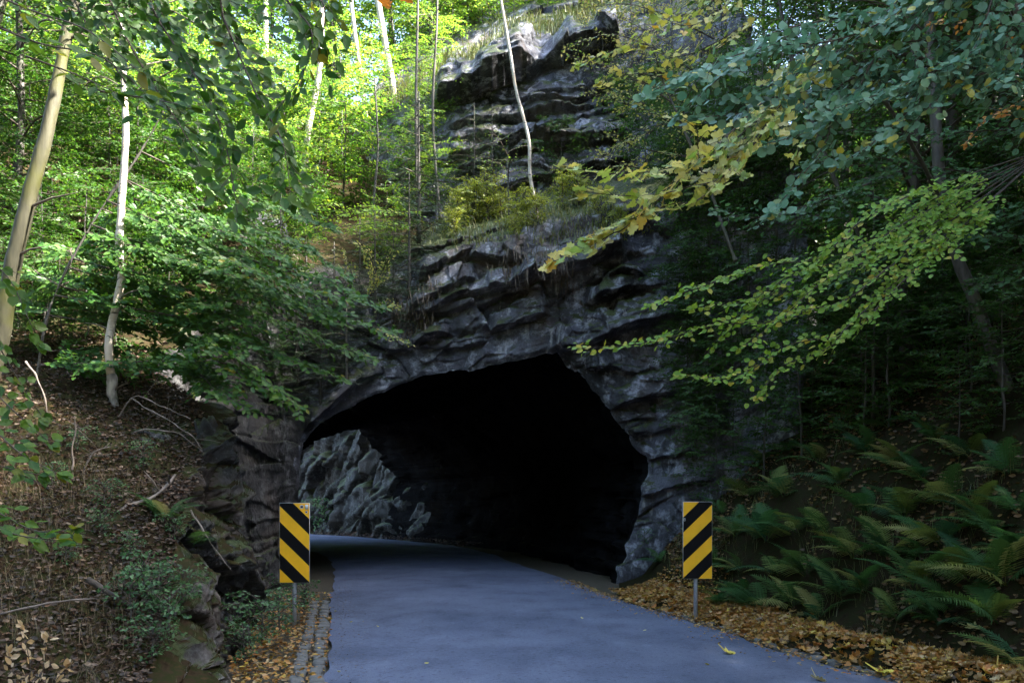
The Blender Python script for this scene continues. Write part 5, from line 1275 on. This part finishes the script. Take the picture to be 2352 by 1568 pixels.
litter('road_edge_leaves', 'small leaves strewn over the right margin of the asphalt', np.stack([Xr_, Yr, np.full(n, .03)], 1), rng.uniform(.018, .055, n), T_LIT, M['litter_r'], .25)
n = 3000
Yr = rng.uniform(30, 44, n); Xr0 = np.interp(Yr, R_[:, 1], R_[:, 0]); Xr_ = Xr0 + rng.random(n) * 1.6
litter('far_leaf_litter', 'pale fallen leaves at the foot of the rock beyond the tunnel', np.stack([Xr_, Yr, np.full(n, .02) + .12 * (Xr_ - Xr0)], 1), rng.uniform(.05, .12, n), T_DIA, M['litter_l'], .5)

def grass(name, label, base, ln, wd, mat, lean=.5, seed=1, hang=False):
    n = len(base); a = rng.random(n) * 6.28; dirn = np.stack([np.cos(a), np.sin(a)], 1)
    L = ln * rng.uniform(.5, 1.2, n); be = rng.uniform(.2, lean + .3, n)
    s_ = -1 if hang else 1
    p0 = base; p1 = base.copy(); p1[:, :2] += dirn * (L * be * .35)[:, None]; p1[:, 2] += s_ * L * .6
    p2 = base.copy(); p2[:, :2] += dirn * (L * be)[:, None]; p2[:, 2] += s_ * L * (1 - be * .35)
    sd2 = np.stack([-dirn[:, 1], dirn[:, 0], np.zeros(n)], 1) * wd
    V = np.stack([p0 - sd2, p0 + sd2, p1 - sd2 * .8, p1 + sd2 * .8, p2], 1).reshape(-1, 3)
    o = np.arange(n)[:, None, None] * 5; F = (np.array([[0, 1, 3], [0, 3, 2], [2, 3, 4]])[None] + o).reshape(-1, 3)
    return tag(obj(name, mesh(name, V, F, mat)), label, 'grass', kind='stuff')
n = 8000
Yr = rng.uniform(4.3, 9.5, n); Xr_ = np.interp(Yr, XE_Y, XE_X) - .7 - 4.2 * rng.random(n)
ok = (fbm(np.stack([Xr_ * 1.1, Yr * 1.1, Xr_ * 0], 1), 2, 81) > .0) & (Xr_ / Yr * FPX + CX < 460); Xr_, Yr = Xr_[ok], Yr[ok]
grass('dry_grass', 'dry straw-coloured grass on the lower left bank', np.stack([Xr_, Yr, zt(Xr_, Yr)], 1), .24, .0018, M['grass_dry'], 1.3)
cand = np.array([cliff_pt(a, b_) for a, b_ in zip(rng.uniform(1000, 1420, 260), rng.uniform(440, 570, 260))])
gb = np.repeat(cand, 14, 0) + rng.normal(0, .12, (260 * 14, 3)) * [1, .5, .4]
grass('ledge_grass', 'tufts of grass and moss on the ledges of the cliff', gb[::2], .2, .010, M['grass'], .7)
cand = np.array([cliff_pt(a, 100 + .42 * (1250 - a) + o_) for a, o_ in zip(rng.uniform(900, 1420, 200), rng.uniform(-45, 5, 200))])
gb = np.repeat(cand, 30, 0) + rng.normal(0, .2, (200 * 30, 3)) * [1, .6, .3]
grass('cliff_top_grass', 'pale green grass along the top edge of the cliff', gb[::2], .32, .012, M['grass'], .6)
cand = np.array([cliff_pt(a, b_) for a, b_ in zip(np.r_[rng.uniform(900, 1010, 60), rng.uniform(1150, 1330, 50)], np.r_[rng.uniform(650, 760, 60), rng.uniform(590, 660, 50)])])
gb = np.repeat(cand, 14, 0) + rng.normal(0, .1, (110 * 14, 3)) * [1, .3, .6] - [0, .1, 0]
grass('hanging_roots', 'brown roots and dead stems hanging over the rock ledges', gb[::2], .4, .007, M['root'], .5, hang=True)
n = 5000
Yr = rng.uniform(6, 16, n); Xr_ = xr(Yr) + .8 + rng.random(n) * 4
ok = fbm(np.stack([Xr_ * 1.2, Yr * 1.2, Xr_ * 0], 1), 2, 85) > .12; Xr_, Yr = Xr_[ok], Yr[ok]
grass('slope_grass', 'thin dark grass between the ferns on the right slope', np.stack([Xr_, Yr, zr(Xr_, Yr)], 1), .25, .0025, M['grass'], .7)

# ------------------------------------------------------------------ herbs and brambles
HL = [(600, 1420, 8.9, .9, 'leafy weeds at the foot of the left rock cut, behind the sign post'), (575, 1450, 8.7, .8, 'low weeds left of the sign post base'), (640, 1405, 9.6, .8, 'weeds directly left of the sign post'),
      (700, 1390, 11.3, .7, 'weeds right of the left sign post by the wall'), (560, 1520, 8.0, .6, 'pale green weeds on the lower left verge'), (610, 1340, 11.8, .8, 'weeds under the left sign panel at the wall')]
for (a, b_, Yv, s, lb) in HL:
    p = P(a, b_, Yv); place(HERB[int(a) % 2], 'weed_clump', lb, 'weeds', (p[0], p[1], max(-.02, min(p[2], .1))), rz_(), s)
BL = [(120, 1120, .45, 'small dark herb in the litter near the left edge'), (180, 1040, .5, 'herb left of the birch base'), (230, 1230, .45, 'herb below the left end of the fallen branch'), (330, 1080, .5, 'herb under the rock outcrop by the birch'), (150, 1300, .5, 'herb among the dry grass at left'), (400, 1240, .45, 'herb right of the bushy left fern'), (330, 1390, .7, 'bramble on the left bank under the dry grass'), (300, 1440, .75, 'bramble left of the lower rock, middle of the bank'), (370, 1420, .7, 'bramble beside the lower left rock'), (390, 1480, .7, 'bramble above the bottom edge beside the rock'), (350, 1520, .6, 'pale bramble low on the left bank'),
      (420, 1395, .6, 'bramble at the top of the lower rock'), (240, 1170, .5, 'small leafy herb in the litter left of the fern'), (300, 1290, .45, 'small herb in the middle of the left litter')]
for (a, b_, s, lb) in BL:
    h_ = hit(a, b_, zt, 5.0, 14)
    if h_ is not None: place(HERB[int(a) % 2], 'bramble', lb, 'bramble', h_, rz_(), s)
for (a, b_, s, lb) in ((1575, 1130, .7, 'bright small leaved herb at the right tunnel wall'), (1590, 1050, .8, 'pale green herb on the rock right of the mouth'), (1610, 980, .8, 'dim herb on the rock right of the mouth, above the pale one'), (1480, 1250, .5, 'yellowish herb at the right foot of the tunnel mouth')):
    c = cliff_pt(a, b_); place(HERB[int(a) % 2], 'wall_herb', lb, 'weeds', (c[0], c[1] - .05, c[2]), rz_(), s)
for (a, b_, Yv, s, lb) in ((730, 1190, 41, 2.6, 'green bush at the foot of the rock beyond the tunnel, left of the pole'), (770, 1205, 41, 1.8, 'small green bush right beside the marker pole beyond the tunnel')):
    p = P(a, b_, Yv); place(HERB[int(a) % 2], 'far_bush', lb, 'bush', (p[0], p[1] + 1, .1), rz_(), s)

# ------------------------------------------------------------------ dead wood and stones on the left bank
def stick(name, label, pts, r0, r1, mat='twig_pale', side=0):
    W = PX(pts); root = thing(name, label, 'branch', tuple(W[0]))
    q = smooth_poly(W, 24); q = q + fbm(q * 6, 2, len(label)).reshape(-1, 1) * .012
    part('stem', mesh('stem', *tube(q, np.linspace(r0, r1, 24), 7, .004), M[mat], True), root)
    for k in range(side):
        i = int(rng.uniform(.3, .85) * 23); e = q[i] + rng.normal(0, .16, 3) + [.05, -.05, .12]
        part('side_twig', mesh('side_twig', *tube(np.array([q[i], (q[i] + e) / 2 + .01, e]), [r1 * .8, r1 * .6, r1 * .25], 4), M[mat], True), root)
stick('fallen_branch', 'grey fallen branch lying across the left bank', [(245, 1200, 8.6), (290, 1165, 8.8), (345, 1145, 9.0), (378, 1120, 9.2), (403, 1090, 9.3)], .026, .014, side=2)
for k, (pts, lb) in enumerate((([(300, 915, 10.6), (360, 950, 10.4), (420, 985, 10.2), (465, 1030, 10.1)], 'arching dead twig over the rock right of the birch'),
                              ([(285, 1000, 10.4), (350, 985, 10.3), (420, 1000, 10.2), (470, 1040, 10.1)], 'dead twig lying on the rock right of the birch base'),
                              ([(270, 960, 10.5), (310, 910, 10.4), (360, 930, 10.3), (440, 960, 10.2)], 'thin bowed twig beside the birch base'),
                              ([(190, 1085, 9.4), (215, 1040, 9.4), (255, 1025, 9.4)], 'short dead twig left of the birch base'),
                              ([(165, 1080, 9.0), (170, 1000, 9.0), (172, 955, 9.0)], 'upright dry stalk left of the birch'),
                              ([(440, 1170, 8.7), (480, 1240, 8.5), (530, 1310, 8.4)], 'thin dead stem hanging over the left rock cut'),
                              ([(200, 1330, 7.3), (260, 1370, 7.3), (300, 1390, 7.3)], 'dark rotten stick in the litter of the left bank'),
                              ([(0, 1410, 6.4), (120, 1385, 6.5), (250, 1370, 6.7)], 'long thin twig across the lower left bank'),
                              ([(60, 830, 8.2), (100, 900, 8.1), (110, 950, 8.1)], 'thin mossy stem leaning below the leaning beech'))):
    stick('dead_twig', lb, pts, .011 if k != 6 else .03, .004 if k != 6 else .015, 'twig_pale' if k != 6 else 'twig', 3 if k < 4 else 1)

def boulder(label, c, size, seed, mat):
    n, m = 40, 26
    th = np.linspace(0, 2 * math.pi, n); phv = np.linspace(-1.35, 1.5, m)
    T_, P_ = np.meshgrid(th, phv, indexing='ij')
    d_ = np.stack([np.cos(T_) * np.cos(P_), np.sin(T_) * np.cos(P_), np.sin(P_)], -1).reshape(-1, 3)
    seam = d_.copy(); seam[:, :2] = seam[:, :2]
    w_, e_ = worley_tilt(np.stack([d_[:, 0] * 1.6 + d_[:, 2] * .7, d_[:, 2] * 2.2 + d_[:, 1]], 1) + 7, seed)
    lay = np.abs(((d_[:, 2] * 3 + d_[:, 0] * 1.0) % 1) - .4) * .16
    r_ = 1 + .16 * fbm(d_ * 1.6, 4, seed) + .12 * w_ - lay
    V = d_ * r_[:, None] * size + c
    V = V.reshape(n, m, 3); V[-1] = V[0]
    o = obj('boulder', mesh('boulder', V.reshape(-1, 3) - np.asarray(c), grid_faces(n, m), mat, True)); o.location = c
    return tag(o, label, 'rock')
boulder('layered grey rock outcrop beside the birch base', P(355, 1035, 10.7), np.array([.42, .5, .30]), 3.0, M['rock_near'])
boulder('pale upright rock edge at the corner of the left bank', P(478, 1040, 10.9), np.array([.16, .3, .48]), 5.0, M['rock_near'])
boulder('mossy rock block at the foot of the left wall, above the weeds', P(535, 1300, 10.0), np.array([.24, .3, .34]), 8.0, M['rock_near'])
boulder('small rock patch on the slope above the layered branches', P(590, 570, 19.5), np.array([.9, .7, .9]), 12.0, M['rock'])

# ------------------------------------------------------------------ single fallen leaves on the road
FLT = leaf_variants('fallen', curl(T_MAP, .25), M['fallen_o'])
FLO = leaf_variants('fallen_ov', T_LIT, M['fallen_o'])
for (a, b_, s, lob, lb) in ((1662, 1507, .13, 1, 'yellow maple leaf lying on the right lane of the road'), (1338, 1431, .07, 0, 'small pale leaf lying on the road below the tunnel middle'), (985, 1536, .05, 0, 'tiny brown leaf on the near road, left of centre'),
                            (1618, 1537, .06, 0, 'tiny brown leaf near the bottom edge of the road'), (1485, 1457, .045, 0, 'tiny leaf left of the yellow maple leaf'), (768, 1412, .06, 0, 'pale leaf at the left road edge beside the sign'),
                            (810, 1437, .05, 0, 'small leaf right of the left sign post'), (865, 1447, .045, 0, 'second small leaf right of the left sign post'), (780, 1555, .07, 0, 'pale leaf at the bottom left edge of the road'), (1435, 1403, .05, 0, 'tiny leaf near the far right edge of the road'),
                            (745, 1192, .2, 0, 'pale leaf on the daylit road beyond the tunnel')):
    Yv = CAMH * FPX / (b_ - HZ)
    p = P(a, b_, Yv)
    me = (FLT if lob else FLO)[int(a) % 4]
    o = obj('fallen_leaf', me, None, (p[0], p[1], .052 + .004)); o.scale = (s, s, s); o.rotation_euler = (rng.normal(0, .12), rng.normal(0, .12), rz_())
    tag(o, lb, 'leaf')
for (a, b_, s, lb) in ((2010, 1555, .15, 'bright yellow maple leaf at the bottom right in the leaf drift'), (2290, 1545, .13, 'yellow maple leaf on the verge near the bottom right corner'), (1870, 1570, .13, 'yellow maple leaf at the stony road edge, bottom right'), (2220, 1455, .14, 'yellow leaf in the litter below the right hand ferns')):
    h_ = hit(a, b_, zr, 4.5, 14)
    if h_ is None: continue
    o = obj('fallen_leaf', FLT[int(a) % 4], None, tuple(h_ + [0, -.02, .06])); o.scale = (s, s, s); o.rotation_euler = (rng.normal(0, .2), rng.normal(0, .2), rz_())
    tag(o, lb, 'leaf')

RT = leaf_variants('red', curl(T_MAP, .2), M['orange'])
for (a, b_, lb) in ((878, 0, 'orange-red leaf hanging into the top edge, left of the pair'), (921, -2, 'orange-red leaf hanging into the top edge, right of the pair')):
    p = P(a, b_, 3.0); o = obj('hanging_leaf', RT[int(a) % 4], None, tuple(p)); o.scale = (.055,) * 3; o.rotation_euler = (.25, .15, 1.3 if a < 900 else .5)
    tag(o, lb, 'leaf')

M['pale_o'] = leaf_mat('pale_sunlit_leaf', [(.55, .42, .26), (.60, .48, .32), (.50, .36, .18), (.45, .30, .14)], per_object=True, transl=.4)  # cream colour stands in for sunlight on this leaf cluster
branch_tree('sunlit_sprig', 'sprig in the bottom left corner, sunlight painted as pale leaves', 'shrub', tuple(P(70, 1600, 5.0)), None,
    lines([[(60, 1590, 5.0), (70, 1540, 5.0), (60, 1480, 5.0), (50, 1440, 5.0)], [(80, 1590, 5.0), (100, 1530, 5.0), (105, 1470, 5.0)], [(70, 1590, 5.1), (30, 1540, 5.0), (20, 1500, 5.0)], [(110, 1590, 4.9), (130, 1560, 4.9), (150, 1530, 4.9)]]),
    T_OV, 'pale', M['pale_o'], M['pale_o'], limit=120, twig=.10, leaf=.06, twig_sp=.04, leaf_sp=.05, droop=.2, r0=.003, r1=.0015, jit=.6)
